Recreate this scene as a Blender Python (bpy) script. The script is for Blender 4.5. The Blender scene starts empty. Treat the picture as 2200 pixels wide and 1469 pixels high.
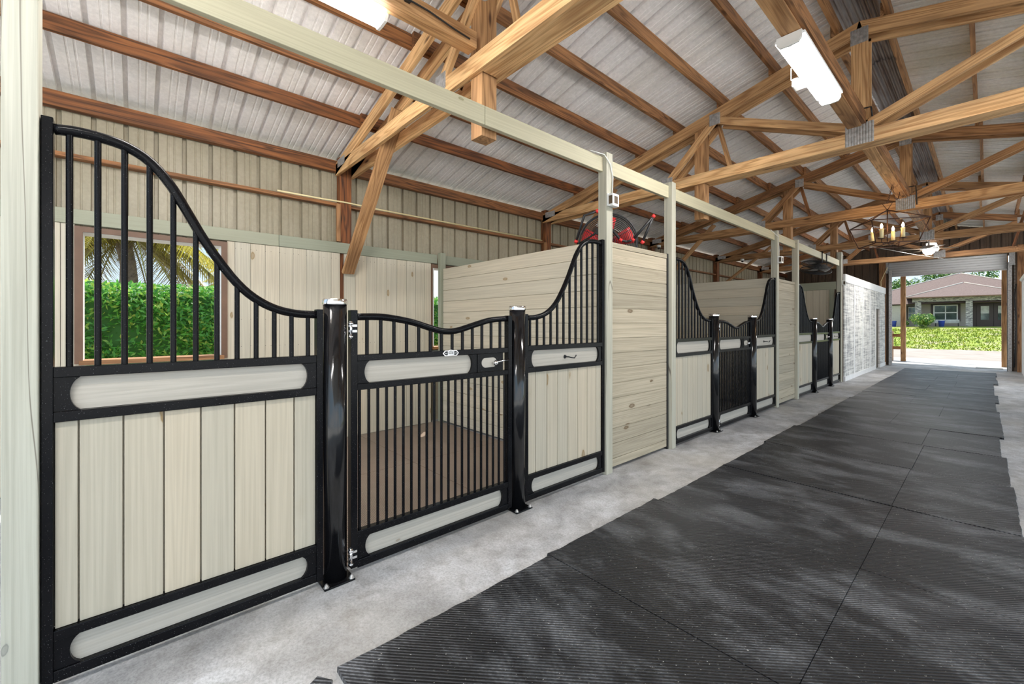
import bpy, bmesh, math, random
from mathutils import Vector, Matrix, Euler
random.seed(7)
S = bpy.context.scene
COL = S.collection

# ------------------------------------------------------------------ camera
EYE = 1.46
cam_d = bpy.data.cameras.new('camera')
cam = bpy.data.objects.new('camera', cam_d); COL.objects.link(cam)
cam.location = (0, 0, EYE)
cam.rotation_euler = (math.radians(90), 0, math.radians(48.295))
cam_d.sensor_width = 36; cam_d.lens = 36 * 908.96 / 2200
cam_d.shift_y = -37.5 / 2200
cam_d.clip_start = 0.05; cam_d.clip_end = 400
S.camera = cam
S.view_settings.view_transform = 'Standard'; S.view_settings.look = 'None'
S.view_settings.gamma = 1; S.view_settings.use_curve_mapping = False
S.view_settings.exposure = 0.80

# ------------------------------------------------------------------ sky and sun
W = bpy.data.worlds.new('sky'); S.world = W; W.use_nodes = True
wn, wl = W.node_tree.nodes, W.node_tree.links
wn.clear()
wo = wn.new('ShaderNodeOutputWorld'); wb = wn.new('ShaderNodeBackground')
tc = wn.new('ShaderNodeTexCoord'); sx = wn.new('ShaderNodeSeparateXYZ')
rp = wn.new('ShaderNodeValToRGB')
rp.color_ramp.elements[0].position = 0.0; rp.color_ramp.elements[0].color = (.76, .90, 1, 1)
rp.color_ramp.elements[1].position = .6; rp.color_ramp.elements[1].color = (.55, .78, 1, 1)
e = rp.color_ramp.elements.new(.16); e.color = (.62, .82, 1, 1)
wnz = wn.new('ShaderNodeTexNoise'); wnz.inputs['Scale'].default_value = 3.2; wnz.inputs['Detail'].default_value = 6
wr2 = wn.new('ShaderNodeValToRGB'); wr2.color_ramp.elements[0].position = .48; wr2.color_ramp.elements[1].position = .66
wmx = wn.new('ShaderNodeMixRGB'); wmx.inputs[2].default_value = (1, 1, 1, 1)
wl.new(tc.outputs['Generated'], sx.inputs[0]); wl.new(sx.outputs['Z'], rp.inputs[0])
wl.new(tc.outputs['Generated'], wnz.inputs['Vector']); wl.new(wnz.outputs[0], wr2.inputs[0])
wl.new(wr2.outputs[0], wmx.inputs[0]); wl.new(rp.outputs[0], wmx.inputs[1])
# the sky is deepest away from the bright hazy side
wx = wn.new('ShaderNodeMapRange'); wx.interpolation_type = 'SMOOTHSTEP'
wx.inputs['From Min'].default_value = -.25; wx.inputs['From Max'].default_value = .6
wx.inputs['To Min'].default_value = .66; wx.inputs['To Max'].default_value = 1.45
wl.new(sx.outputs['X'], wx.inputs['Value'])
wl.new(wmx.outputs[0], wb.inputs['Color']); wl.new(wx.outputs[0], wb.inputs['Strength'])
wl.new(wb.outputs[0], wo.inputs[0])
sd = bpy.data.lights.new('sun', 'SUN'); sun = bpy.data.objects.new('sun', sd); COL.objects.link(sun)
sd.energy = 4.0; sd.angle = math.radians(.6); sd.color = (1, .95, .86)
sun.rotation_euler = Vector((.72 * .47, -.69 * .47, -.88)).to_track_quat('-Z', 'Y').to_euler()
LAMP = 70.0     # emission of the fluorescent tubes

# ------------------------------------------------------------------ node helpers
def mat(name):
    m = bpy.data.materials.new(name); m.use_nodes = True
    nt = m.node_tree; nt.nodes.clear()
    o = nt.nodes.new('ShaderNodeOutputMaterial'); b = nt.nodes.new('ShaderNodeBsdfPrincipled')
    nt.links.new(b.outputs[0], o.inputs[0])
    return m, nt, b
def N(nt, t, **kw):
    n = nt.nodes.new('ShaderNode' + t)
    for k, v in kw.items():
        if k in n.inputs: n.inputs[k].default_value = v
        else: setattr(n, k, v)
    return n
def math_(nt, op, a, b=None, clamp=False):
    n = nt.nodes.new('ShaderNodeMath'); n.operation = op; n.use_clamp = clamp
    for i, v in enumerate((a, b)):
        if v is None: continue
        if hasattr(v, 'links') or hasattr(v, 'is_linked'): nt.links.new(v, n.inputs[i])
        else: n.inputs[i].default_value = v
    return n.outputs[0]
def mixc(nt, f, a, b, mode='MIX'):
    n = nt.nodes.new('ShaderNodeMixRGB'); n.blend_type = mode
    for i, v in enumerate((f, a, b)):
        if hasattr(v, 'is_linked'): nt.links.new(v, n.inputs[i])
        elif isinstance(v, (int, float)): n.inputs[i].default_value = v
        else: n.inputs[i].default_value = (*v, 1)
    return n.outputs[0]
def mapping(nt, src, scale, loc=(0, 0, 0), rot=(0, 0, 0)):
    n = nt.nodes.new('ShaderNodeMapping'); n.inputs['Scale'].default_value = scale
    n.inputs['Location'].default_value = loc; n.inputs['Rotation'].default_value = rot
    nt.links.new(src, n.inputs['Vector']); return n.outputs[0]
def noise(nt, vec, scale=1, detail=3, rough=.5, dist=0):
    n = nt.nodes.new('ShaderNodeTexNoise'); n.inputs['Scale'].default_value = scale
    n.inputs['Detail'].default_value = detail; n.inputs['Roughness'].default_value = rough
    n.inputs['Distortion'].default_value = dist
    nt.links.new(vec, n.inputs['Vector']); return n.outputs[0]
def ramp(nt, f, stops):
    n = nt.nodes.new('ShaderNodeValToRGB')
    els = n.color_ramp.elements
    while len(els) < len(stops): els.new(.5)
    for e, (p, c) in zip(els, stops):
        e.position = p; e.color = (*c, 1) if len(c) == 3 else c
    nt.links.new(f, n.inputs[0]); return n.outputs[0]
def bump(nt, b, h, strength=.3, dist=.01):
    n = nt.nodes.new('ShaderNodeBump'); n.inputs['Strength'].default_value = strength
    n.inputs['Distance'].default_value = dist
    nt.links.new(h, n.inputs['Height']); nt.links.new(n.outputs[0], b.inputs['Normal'])
def attr(nt, name, out='Vector'):
    n = nt.nodes.new('ShaderNodeAttribute'); n.attribute_name = name; return n.outputs[out]
def objco(nt): return nt.nodes.new('ShaderNodeTexCoord').outputs['Object']
def geoco(nt): return nt.nodes.new('ShaderNodeNewGeometry').outputs['Position']
G1 = (0, 0, 0); W1 = (1, 1, 1)

# ------------------------------------------------------------------ materials
def wood(name, lightA, darkA, lightB, darkB, rough=.65):
    """pine grain running along each board; tint picks between a dark (A) and a pale (B) board"""
    m, nt, b = mat(name)
    gc = attr(nt, 'gc'); t = attr(nt, 'tint', 'Fac')
    n1 = noise(nt, mapping(nt, gc, (.55, 7, 7)), 1, 2, .5, .3)
    s = math_(nt, 'SINE', math_(nt, 'MULTIPLY', n1, 62))
    s = math_(nt, 'MULTIPLY_ADD', s, .5); nt.nodes[-1].inputs[2].default_value = .5
    s = math_(nt, 'POWER', s, 1.8)
    fine = noise(nt, mapping(nt, gc, (1.5, 110, 110)), 1, 3, .6)
    patch = noise(nt, mapping(nt, gc, (1.1, 4, 4)), 1, 3, .6)
    f = math_(nt, 'ADD', math_(nt, 'MULTIPLY', s, .62), math_(nt, 'MULTIPLY', math_(nt, 'SUBTRACT', fine, .42), 1.7), clamp=True)
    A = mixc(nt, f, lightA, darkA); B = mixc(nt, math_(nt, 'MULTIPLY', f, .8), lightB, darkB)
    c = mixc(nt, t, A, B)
    c = mixc(nt, 1.0, c, ramp(nt, patch, [(.3, (.62, .58, .55)), (.62, (1.12, 1.1, 1.05))]), 'MULTIPLY')
    v = nt.nodes.new('ShaderNodeTexVoronoi'); v.inputs['Scale'].default_value = 1
    nt.links.new(mapping(nt, gc, (1.6, 6, 6)), v.inputs['Vector'])
    k = ramp(nt, v.outputs['Distance'], [(.05, (0, 0, 0)), (.13, (1, 1, 1))])
    c = mixc(nt, k, (.09, .035, .012), c)
    nt.links.new(c, b.inputs['Base Color']); b.inputs['Roughness'].default_value = rough
    bump(nt, b, f, .25, .004)
    return m
M = {}
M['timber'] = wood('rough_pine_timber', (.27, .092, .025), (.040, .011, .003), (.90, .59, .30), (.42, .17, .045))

def stain(name, ca, cb, knot=(.35, .24, .11), knots=.085, grain=.5, crack=False):
    """pale stained board: ca..cb blend by board tint"""
    m, nt, b = mat(name)
    gc = attr(nt, 'gc'); t = attr(nt, 'tint', 'Fac')
    n1 = noise(nt, mapping(nt, gc, (.16, 9, 9)), 1, 2, .5, .1)
    s = math_(nt, 'SINE', math_(nt, 'MULTIPLY', n1, 75))
    fine = noise(nt, mapping(nt, gc, (2, 130, 130)), 1, 3, .6)
    f = math_(nt, 'ADD', math_(nt, 'MULTIPLY', s, .16), fine)
    c = mixc(nt, t, ca, cb)
    c = mixc(nt, grain, c, ramp(nt, f, [(.25, (1.10, 1.09, 1.07)), (.75, (.80, .78, .74))]), 'MULTIPLY')
    v = nt.nodes.new('ShaderNodeTexVoronoi'); v.inputs['Scale'].default_value = 1
    nt.links.new(mapping(nt, gc, (2.1, 5, 5)), v.inputs['Vector'])
    wob = math_(nt, 'ADD', v.outputs['Distance'], math_(nt, 'MULTIPLY', math_(nt, 'SUBTRACT', noise(nt, mapping(nt, gc, (30, 40, 40)), 1, 2), .5), .06))
    k = ramp(nt, wob, [(knots * .45, (.35, .35, .35)), (knots * .8, (0, 0, 0)), (knots, (.9, .9, .9)), (knots * 1.6, W1)])
    c = mixc(nt, k, knot, c)
    if crack:
        n5 = noise(nt, mapping(nt, gc, (.35, 6, 6), (3, 0, 0)), 1, 1.5)
        cr = math_(nt, 'ABSOLUTE', math_(nt, 'SUBTRACT', n5, .53))
        c = mixc(nt, ramp(nt, cr, [(.0, (0, 0, 0)), (.0025, (0, 0, 0)), (.006, W1)]), (.16, .14, .11), c)
    nt.links.new(c, b.inputs['Base Color']); b.inputs['Roughness'].default_value = .6
    bump(nt, b, f, .18, .003)
    return m
M['post_stain'] = stain('pale_green_grey_stain', (.47, .468, .40), (.49, .465, .365), (.25, .25, .22), .05, .75, True)
M['beam_stain'] = stain('pale_green_beam_stain', (.52, .49, .355), (.55, .51, .36), (.27, .24, .13), .05)
M['cap_stain'] = stain('sage_trim_stain', (.28, .30, .23), (.33, .335, .25), (.2, .2, .14), .035, .3)
M['board'] = stain('cream_board_stain', (.46, .425, .345), (.55, .48, .37), (.26, .17, .07), .13)
M['lining'] = stain('warm_cream_lining_stain', (.54, .505, .415), (.62, .55, .43), (.30, .20, .09), .10, .6)
M['plank'] = stain('weathered_plank_stain', (.38, .335, .255), (.51, .445, .335), (.15, .095, .045), .125, 1.0)
M['inlay'] = stain('smooth_inlay_stain', (.435, .41, .365), (.52, .48, .42), (.30, .25, .19), .05, .5)

m, nt, b = mat('black_powder_coat'); M['black'] = m
sp = ramp(nt, noise(nt, objco(nt), 260, 1), [(.71, (0, 0, 0)), (.76, W1)])
du = ramp(nt, noise(nt, objco(nt), 5, 4), [(.45, (0, 0, 0)), (.8, (.35, .35, .35))])
c = mixc(nt, math_(nt, 'ADD', math_(nt, 'MULTIPLY', sp, .3), math_(nt, 'MULTIPLY', du, .03)), (.004, .004, .005), (.42, .42, .44))
nt.links.new(c, b.inputs['Base Color']); b.inputs['Roughness'].default_value = .24
b.inputs['Specular IOR Level'].default_value = .12; b.inputs['Coat Weight'].default_value = .04; b.inputs['Coat Roughness'].default_value = .12

m, nt, b = mat('gloss_black_enamel'); M['gloss'] = m
b.inputs['Base Color'].default_value = (.006, .006, .007, 1); b.inputs['Roughness'].default_value = .13; b.inputs['Specular IOR Level'].default_value = .55
def plain(name, col, rough=.5, metal=0, nz=0, scale=20):
    m, nt, b = mat(name)
    if nz:
        c = mixc(nt, 1.0, col, ramp(nt, noise(nt, objco(nt), scale, 4, .6), [(.3, (1 - nz,) * 3), (.7, (1 + nz * .6,) * 3)]), 'MULTIPLY')
        nt.links.new(c, b.inputs['Base Color'])
    else: b.inputs['Base Color'].default_value = (*col, 1)
    b.inputs['Roughness'].default_value = rough; b.inputs['Metallic'].default_value = metal
    return m
M['chrome'] = plain('chrome', (.8, .8, .82), .12, 1)
M['galv'] = plain('galvanised_steel', (.50, .50, .50), .42, .75, .35, 30)
M['white_metal'] = plain('white_painted_metal', (.90, .90, .90), .4)
M['white_plastic'] = plain('white_plastic', (.82, .82, .80), .35)
M['dark'] = plain('dark_plastic', (.02, .02, .022), .4)
M['red'] = plain('red_plastic', (.72, .03, .03), .35)
M['cable'] = plain('black_cable', (.015, .014, .014), .5)
M['conduit'] = plain('grey_conduit', (.50, .49, .46), .5, 0, .1, 30)
M['iron'] = plain('bronze_iron', (.10, .05, .035), .5, .6, .3, 40)
M['candle'] = plain('cream_candle_sleeve', (.86, .74, .42), .5)
M['bounce_pale'] = plain('pale_bounce_ground', (.82, .78, .73), .9, 0, .08, 2)  # pale unseen ground, added to bounce daylight up to the ceiling
M['trim_brown'] = plain('brown_window_trim', (.16, .085, .05), .5, 0, .15, 9)
M['white_panel'] = plain('white_trim_paint', (.88, .88, .88), .5, 0, .05, 5)

def sheet(name, col, stainc, yellow=0, rough=.42, dirt=.5):
    m, nt, b = mat(name)
    g = geoco(nt)
    n1 = noise(nt, mapping(nt, g, (1.2, 1.8, 1.2)), 1, 5, .6)
    n2 = noise(nt, g, 26, 4, .7)
    c = mixc(nt, ramp(nt, n1, [(.44, (0, 0, 0)), (.72, (dirt,) * 3)]), col, stainc)
    c = mixc(nt, 1.0, c, ramp(nt, n2, [(.3, (.88, .88, .88)), (.65, (1.04, 1.04, 1.04))]), 'MULTIPLY')
    nt.links.new(c, b.inputs['Base Color']); b.inputs['Roughness'].default_value = rough
    return m
M['roof'] = sheet('white_roof_sheet', (.93, .895, .88), (.74, .69, .62))
M['roof_yellow'] = sheet('yellowed_roof_sheet', (.92, .89, .83), (.66, .59, .42), dirt=.7)
M['siding'] = sheet('tan_wall_sheet', (.36, .315, .225), (.24, .20, .125), dirt=.5)
M['gable'] = sheet('dimmed_wall_sheet', (.13, .085, .055), (.08, .05, .035))  # beige sheet with the dimness of the gable end in its colour

m, nt, b = mat('rusted_galvanised_cap'); M['ridge'] = m
g = geoco(nt)
c = mixc(nt, ramp(nt, noise(nt, mapping(nt, g, (12, .8, 1)), 1, 5, .7), [(.4, (0, 0, 0)), (.65, W1)]), (.40, .38, .37), (.20, .14, .11))
nt.links.new(c, b.inputs['Base Color']); b.inputs['Roughness'].default_value = .45; b.inputs['Metallic'].default_value = .5

m, nt, b = mat('worn_concrete'); M['concrete'] = m
g = geoco(nt)
a1 = noise(nt, mapping(nt, g, (1.1, .8, 1)), 1.3, 6, .65, .4); a2 = noise(nt, g, 70, 5, .8); a3 = noise(nt, g, 7, 5, .65, .5)
c = ramp(nt, a1, [(.30, (.25, .25, .26)), (.48, (.42, .42, .43)), (.64, (.62, .625, .645))])
c = mixc(nt, 1.0, c, ramp(nt, a2, [(.36, (.68, .68, .68)), (.58, (1.08, 1.08, 1.08))]), 'MULTIPLY')
c = mixc(nt, 1.0, c, ramp(nt, a3, [(.33, (.76, .74, .72)), (.56, (1.06, 1.06, 1.06))]), 'MULTIPLY')
tan = ramp(nt, noise(nt, g, .8, 3), [(.45, (0, 0, 0)), (.75, (.5, .5, .5))])
c = mixc(nt, tan, c, (.44, .40, .33))
nt.links.new(c, b.inputs['Base Color']); b.inputs['Roughness'].default_value = .62
bump(nt, b, a2, .15, .003)

def rubber(name, base, ridge_lit, ang, pitch, dustcol, dustamt, warm=0):
    m, nt, b = mat(name)
    g = geoco(nt)
    r = mapping(nt, g, (1, 1, 1), (0, 0, 0), (0, 0, ang))
    sx = nt.nodes.new('ShaderNodeSeparateXYZ'); nt.links.new(r, sx.inputs[0])
    w = math_(nt, 'SINE', math_(nt, 'MULTIPLY', sx.outputs[1], 2 * math.pi / pitch))
    w = math_(nt, 'MULTIPLY_ADD', w, .5); nt.nodes[-1].inputs[2].default_value = .5
    w = math_(nt, 'POWER', w, 1.4)
    d1 = noise(nt, mapping(nt, g, (.75, 1.5, 1)), 1.6, 8, .72, .15); d2 = noise(nt, g, 60, 3, .8)
    dust = ramp(nt, d1, [(.48, (.03,) * 3), (.70, W1)])
    d = math_(nt, 'MULTIPLY', dust, ramp(nt, d2, [(.3, (.25,) * 3), (.7, W1)]))
    c = mixc(nt, w, base, ridge_lit)  # ridge light and shade put into the colour, with scuffed paler tops
    c = mixc(nt, math_(nt, 'MULTIPLY', math_(nt, 'MULTIPLY', d, dustamt), math_(nt, 'ADD', math_(nt, 'MULTIPLY', w, .75), .25)), c, dustcol)
    fl = ramp(nt, noise(nt, g, 95, 1), [(.735, (0, 0, 0)), (.75, (.7, .7, .7))])
    c = mixc(nt, fl, c, (.48, .47, .44))
    nt.links.new(c, b.inputs['Base Color']); b.inputs['Roughness'].default_value = .40; b.inputs['Specular IOR Level'].default_value = .28
    bump(nt, b, math_(nt, 'ADD', w, math_(nt, 'MULTIPLY', d2, .35)), .8, .004)
    return m
M['rubber'] = rubber('ribbed_black_rubber', (.003, .003, .004), (.032, .033, .038), math.radians(-43.8), .0160, (.46, .475, .51), .8)
M['stall_rubber'] = rubber('brown_stall_rubber', (.17, .13, .10), (.34, .26, .21), 0, .012, (.50, .42, .35), .5)

m, nt, b = mat('woven_grey_panel'); M['woven'] = m
g = geoco(nt)
x = noise(nt, mapping(nt, g, (1, 1.5, 26)), 1, 3, .6); y = noise(nt, mapping(nt, g, (1, 14, 2)), 1, 3, .6); z = noise(nt, g, 1.2, 3)
f = math_(nt, 'MULTIPLY', math_(nt, 'ADD', x, y), .5)
c = ramp(nt, f, [(.40, (.27, .27, .28)), (.50, (.66, .65, .62)), (.6, (.86, .85, .82))])
nt.links.new(c, b.inputs['Base Color']); b.inputs['Roughness'].default_value = .6

m, nt, b = mat('house_shingle'); M['shingle'] = m
g = geoco(nt); c = ramp(nt, noise(nt, mapping(nt, g, (3, 3, 6)), 3, 4, .7), [(.3, (.10, .062, .055)), (.7, (.17, .115, .10))])
nt.links.new(c, b.inputs['Base Color']); b.inputs['Roughness'].default_value = .85
M['stucco'] = plain('greige_stucco', (.42, .38, .34), .8, 0, .08, 6)
m, nt, b = mat('stacked_stone'); M['stone'] = m
g = objco(nt); br = nt.nodes.new('ShaderNodeTexBrick')
nt.links.new(mapping(nt, g, (3.2, 3.2, 3.2), (0, 0, 0), (math.radians(90), 0, 0)), br.inputs['Vector'])
br.inputs['Color1'].default_value = (.55, .52, .50, 1); br.inputs['Color2'].default_value = (.16, .15, .16, 1); br.inputs['Mortar'].default_value = (.10, .09, .09, 1)
br.inputs['Scale'].default_value = 1.2; br.inputs['Mortar Size'].default_value = .03; br.inputs['Brick Width'].default_value = .7; br.inputs['Row Height'].default_value = .28
nt.links.new(br.outputs[0], b.inputs['Base Color']); b.inputs['Roughness'].default_value = .8
M['dark_door'] = plain('dark_brown_door', (.045, .028, .026), .4)
M['glass'] = plain('reflective_pane', (.10, .15, .14), .08, .3, .6, 2)
M['pane_white'] = plain('frosted_pane', (.60, .62, .60), .2, 0, .3, 3)
M['blue'] = plain('blue_plastic', (.03, .06, .40), .35)
M['bark'] = plain('grey_bark', (.16, .12, .09), .9, 0, .5, 12)
M['dark_brown'] = plain('dark_brown_paint', (.10, .065, .035), .6, 0, .2, 6)  # even dark brown for the end post, fan blades and door panel

def leafmat(name, a, bb, cc, trans=.3):
    m, nt, b = mat(name)
    t = attr(nt, 'tint', 'Fac')
    c = ramp(nt, t, [(0, a), (.6, bb), (1, cc)])
    nt.links.new(c, b.inputs['Base Color']); b.inputs['Roughness'].default_value = .4
    tr = nt.nodes.new('ShaderNodeBsdfTranslucent'); nt.links.new(c, tr.inputs[0])
    ms = nt.nodes.new('ShaderNodeMixShader'); ms.inputs[0].default_value = trans
    nt.links.new(b.outputs[0], ms.inputs[1]); nt.links.new(tr.outputs[0], ms.inputs[2])
    nt.links.new(ms.outputs[0], [n for n in nt.nodes if n.type == 'OUTPUT_MATERIAL'][0].inputs[0])
    return m
M['hedge'] = leafmat('glossy_hedge_leaf', (.07, .26, .04), (.20, .55, .08), (.66, .72, .14), .6)
M['palm'] = leafmat('palm_leaf', (.10, .07, .03), (.34, .30, .05), (.62, .52, .06))
M['tree'] = leafmat('tree_leaf', (.02, .07, .015), (.07, .18, .03), (.30, .40, .07))
M['shrub'] = leafmat('variegated_shrub_leaf', (.03, .10, .02), (.10, .26, .03), (.70, .72, .22))
M['grassblade'] = leafmat('grass_blade', (.07, .12, .006), (.20, .27, .008), (.36, .36, .02))
M['leafcore'] = plain('dark_foliage_core', (.035, .12, .02), .9)
m, nt, b = mat('lawn_ground'); M['lawn'] = m
g = geoco(nt)
c = ramp(nt, noise(nt, mapping(nt, g, (.8, .5, 1)), 1.2, 8, .75, .5), [(.36, (.10, .17, .012)), (.5, (.24, .30, .02)), (.60, (.32, .28, .17))])
nt.links.new(c, b.inputs['Base Color']); b.inputs['Roughness'].default_value = .9
m, nt, b = mat('sandy_drive'); M['drive'] = m
g = geoco(nt)
c = ramp(nt, noise(nt, mapping(nt, g, (.6, 2, 1)), 1.5, 7, .7), [(.35, (.22, .18, .155)), (.6, (.36, .31, .27))])
nt.links.new(c, b.inputs['Base Color']); b.inputs['Roughness'].default_value = .9

def emit(name, col, s):
    m = bpy.data.materials.new(name); m.use_nodes = True
    nt = m.node_tree; nt.nodes.clear()
    o = nt.nodes.new('ShaderNodeOutputMaterial'); e = nt.nodes.new('ShaderNodeEmission')
    e.inputs[0].default_value = (*col, 1); e.inputs[1].default_value = s
    nt.links.new(e.outputs[0], o.inputs[0]); return m
M['tube'] = emit('fluorescent_diffuser', (1, .97, .93), LAMP)
M['bulb'] = emit('warm_candle_bulb', (1, .62, .25), 90)
M['ledlamp'] = emit('fan_lamp', (1, .95, .9), 80)

# ------------------------------------------------------------------ mesh builder
class MB:
    def __init__(s): s.v = []; s.f = []; s.g = []; s.t = []; s.sm = []; s.mi = []
    def add(s, vs, fs, gs=None, tint=None, smooth=False, mi=0):
        o = len(s.v); s.v += [tuple(v) for v in vs]
        s.f += [tuple(i + o for i in f) for f in fs]
        s.g += gs if gs else [tuple(v) for v in vs]
        s.t += [random.random() if tint is None else tint] * len(vs)
        s.sm += [smooth] * len(fs); s.mi += [mi] * len(fs)
        return s
    def hexa(s, P, axis, tint=None, mi=0):
        """P: 8 corners (x0y0z0,x1y0z0,x1y1z0,x0y1z0, then z1); grain along axis"""
        r = (random.uniform(0, 90), random.uniform(0, 90), random.uniform(0, 90))
        c = [Vector(p) for p in P]
        L = ((c[1] - c[0]).length, (c[3] - c[0]).length, (c[4] - c[0]).length)
        gs = []
        for i in range(8):
            q = (L[0] * (i in (1, 2, 5, 6)), L[1] * (i in (2, 3, 6, 7)), L[2] * (i > 3))
            k = [axis] + [j for j in range(3) if j != axis]
            gs.append((q[k[0]] + r[0], q[k[1]] + r[1], q[k[2]] + r[2]))
        return s.add(P, [(0, 3, 2, 1), (4, 5, 6, 7), (0, 1, 5, 4), (1, 2, 6, 5), (2, 3, 7, 6), (3, 0, 4, 7)], gs, tint, mi=mi)
    def box(s, x0, x1, y0, y1, z0, z1, axis=None, tint=None, mi=0):
        if axis is None:
            d = (x1 - x0, y1 - y0, z1 - z0); axis = d.index(max(d))
        P = [(x0, y0, z0), (x1, y0, z0), (x1, y1, z0), (x0, y1, z0), (x0, y0, z1), (x1, y0, z1), (x1, y1, z1), (x0, y1, z1)]
        return s.hexa(P, axis, tint, mi)
    def beam(s, a, b, w, h, side=(0, 1, 0), tint=None, mi=0):
        """rectangular member from a to b; w along 'side', h across"""
        a = Vector(a); b = Vector(b); d = (b - a).normalized(); sd = Vector(side)
        sd = (sd - d * sd.dot(d)).normalized(); up = d.cross(sd) * (h / 2); sd = sd * (w / 2)
        P = [a - sd - up, b - sd - up, b + sd - up, a + sd - up, a - sd + up, b - sd + up, b + sd + up, a + sd + up]
        return s.hexa(P, 0, tint, mi)
    def tube(s, path, r, seg=10, cap=True, tint=.5, mi=0, closed=False):
        P = [Vector(p) for p in path]; n = len(P)
        rr = r if isinstance(r, (list, tuple)) else [r] * n
        vs = []; up = None
        for i in range(n):
            if closed: d = (P[(i + 1) % n] - P[i - 1]).normalized()
            else: d = (P[min(i + 1, n - 1)] - P[max(i - 1, 0)]).normalized()
            if up is None: up = d.orthogonal().normalized()
            up = (up - d * up.dot(d)).normalized(); q = d.cross(up)
            for k in range(seg):
                a = 2 * math.pi * k / seg
                vs.append(P[i] + (up * math.cos(a) + q * math.sin(a)) * rr[i])
        fs = []
        for i in range(n if closed else n - 1):
            j = (i + 1) % n
            for k in range(seg):
                l = (k + 1) % seg; fs.append((i * seg + k, i * seg + l, j * seg + l, j * seg + k))
        s.add(vs, fs, None, tint, True, mi)
        if cap and not closed:
            o = len(s.v) - len(vs)
            s.f += [tuple(o + k for k in range(seg))[::-1], tuple(o + (n - 1) * seg + k for k in range(seg))]
            s.sm += [False, False]; s.mi += [mi, mi]
        return s
    def lathe(s, prof, c, seg=24, tint=.5, axis=(0, 0, 1), mi=0):
        q = Vector((0, 0, 1)).rotation_difference(Vector(axis)); c = Vector(c); vs = []
        for r, z in prof:
            for k in range(seg):
                a = 2 * math.pi * k / seg
                vs.append(c + q @ Vector((r * math.cos(a), r * math.sin(a), z)))
        n = len(prof); fs = []
        for i in range(n - 1):
            for k in range(seg):
                l = (k + 1) % seg; fs.append((i * seg + k, i * seg + l, (i + 1) * seg + l, (i + 1) * seg + k))
        s.add(vs, fs, None, tint, True, mi)
        o = len(s.v) - len(vs)
        s.f += [tuple(o + k for k in range(seg))[::-1], tuple(o + (n - 1) * seg + k for k in range(seg))]
        s.sm += [False, False]; s.mi += [mi, mi]
        return s
    def prism(s, poly, x0, x1, axis=0, tint=None, mi=0):
        """poly in the plane across 'axis', extruded x0..x1"""
        def mk(a, p):
            return (a, p[0], p[1]) if axis == 0 else ((p[0], a, p[1]) if axis == 1 else (p[0], p[1], a))
        n = len(poly); vs = [mk(x0, p) for p in poly] + [mk(x1, p) for p in poly]
        fs = [tuple(range(n))[::-1], tuple(range(n, 2 * n))] + [(i, (i + 1) % n, n + (i + 1) % n, n + i) for i in range(n)]
        r = random.uniform(0, 50)
        gs = [(p[0] + r, p[1] + r, r) for p in poly] * 2
        return s.add(vs, fs, gs, tint, mi=mi)
    def quad(s, c, u, v, tint=None):
        c = Vector(c); return s.add([c - u, c - v * .6, c + u, c + v * .6], [(0, 1, 2, 3)], None, tint)
    def build(s, name, ms, parent=None, bevel=0, loc=None):
        me = bpy.data.meshes.new(name); me.from_pydata(s.v, [], s.f)
        if not isinstance(ms, (list, tuple)): ms = [ms]
        for k in ms: me.materials.append(M[k])
        me.polygons.foreach_set('use_smooth', s.sm); me.polygons.foreach_set('material_index', s.mi)
        a = me.attributes.new('gc', 'FLOAT_VECTOR', 'POINT'); a.data.foreach_set('vector', [c for g in s.g for c in g])
        a = me.attributes.new('tint', 'FLOAT', 'POINT'); a.data.foreach_set('value', s.t)
        me.update()
        o = bpy.data.objects.new(name, me); COL.objects.link(o)
        if parent:
            o.parent = parent; o.matrix_parent_inverse = Matrix.Translation(parent.location).inverted()
        if bevel:
            bv = o.modifiers.new('bevel', 'BEVEL'); bv.width = bevel; bv.segments = 2; bv.limit_method = 'ANGLE'
        return o

def tag(o, label, cat, group=None, kind=None):
    if label: o['label'] = label
    if cat: o['category'] = cat
    if group: o['group'] = group
    if kind: o['kind'] = kind
    return o
def thing(name, label, cat, loc=(0, 0, 0), group=None, kind=None):
    o = bpy.data.objects.new(name, None); COL.objects.link(o); o.location = loc; o.empty_display_size = .1
    return tag(o, label, cat, group, kind)
def struct(o, label=None, cat='structure'):
    o['kind'] = 'structure'
    if label: o['label'] = label; o['category'] = cat
    return o

# ================================================================== SETTING
PX = -.90                                     # ridge line
def ztop(x): return 4.68 - .247 * abs(x - PX)   # top of the truss top chords
TY = [2.04, 5.85, 9.66, 13.47, 17.28]           # truss lines
YB, YE = -2.6, 20.45                            # near and far end of the barn
FX = -2.47                                      # front plane of the stall fronts

def rib_profile(y0, y1, pitch=.2286, h=.036):
    out = []; y = y0
    while y < y1:
        for dy, dz in ((0, 0), (.005, h), (.033, h), (.040, 0), (.105, 0), (.109, .005), (.119, .005), (.123, 0),
                       (.157, 0), (.161, .005), (.171, .005), (.175, 0)):
            out.append((y + dy, dz))
        y += pitch
    out.append((y1, 0)); return [p for p in out if p[0] <= y1]
def ribbed(mb, pts, A, B, n, tint=.5):
    """sheet whose ribs run from A(y) to B(y); n = outward normal"""
    vs = []
    for y, d in pts: vs += [Vector(A(y)) + Vector(n) * d, Vector(B(y)) + Vector(n) * d]
    fs = [(2 * i, 2 * i + 1, 2 * i + 3, 2 * i + 2) for i in range(len(pts) - 1)]
    mb.add(vs, fs, None, tint)

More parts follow.
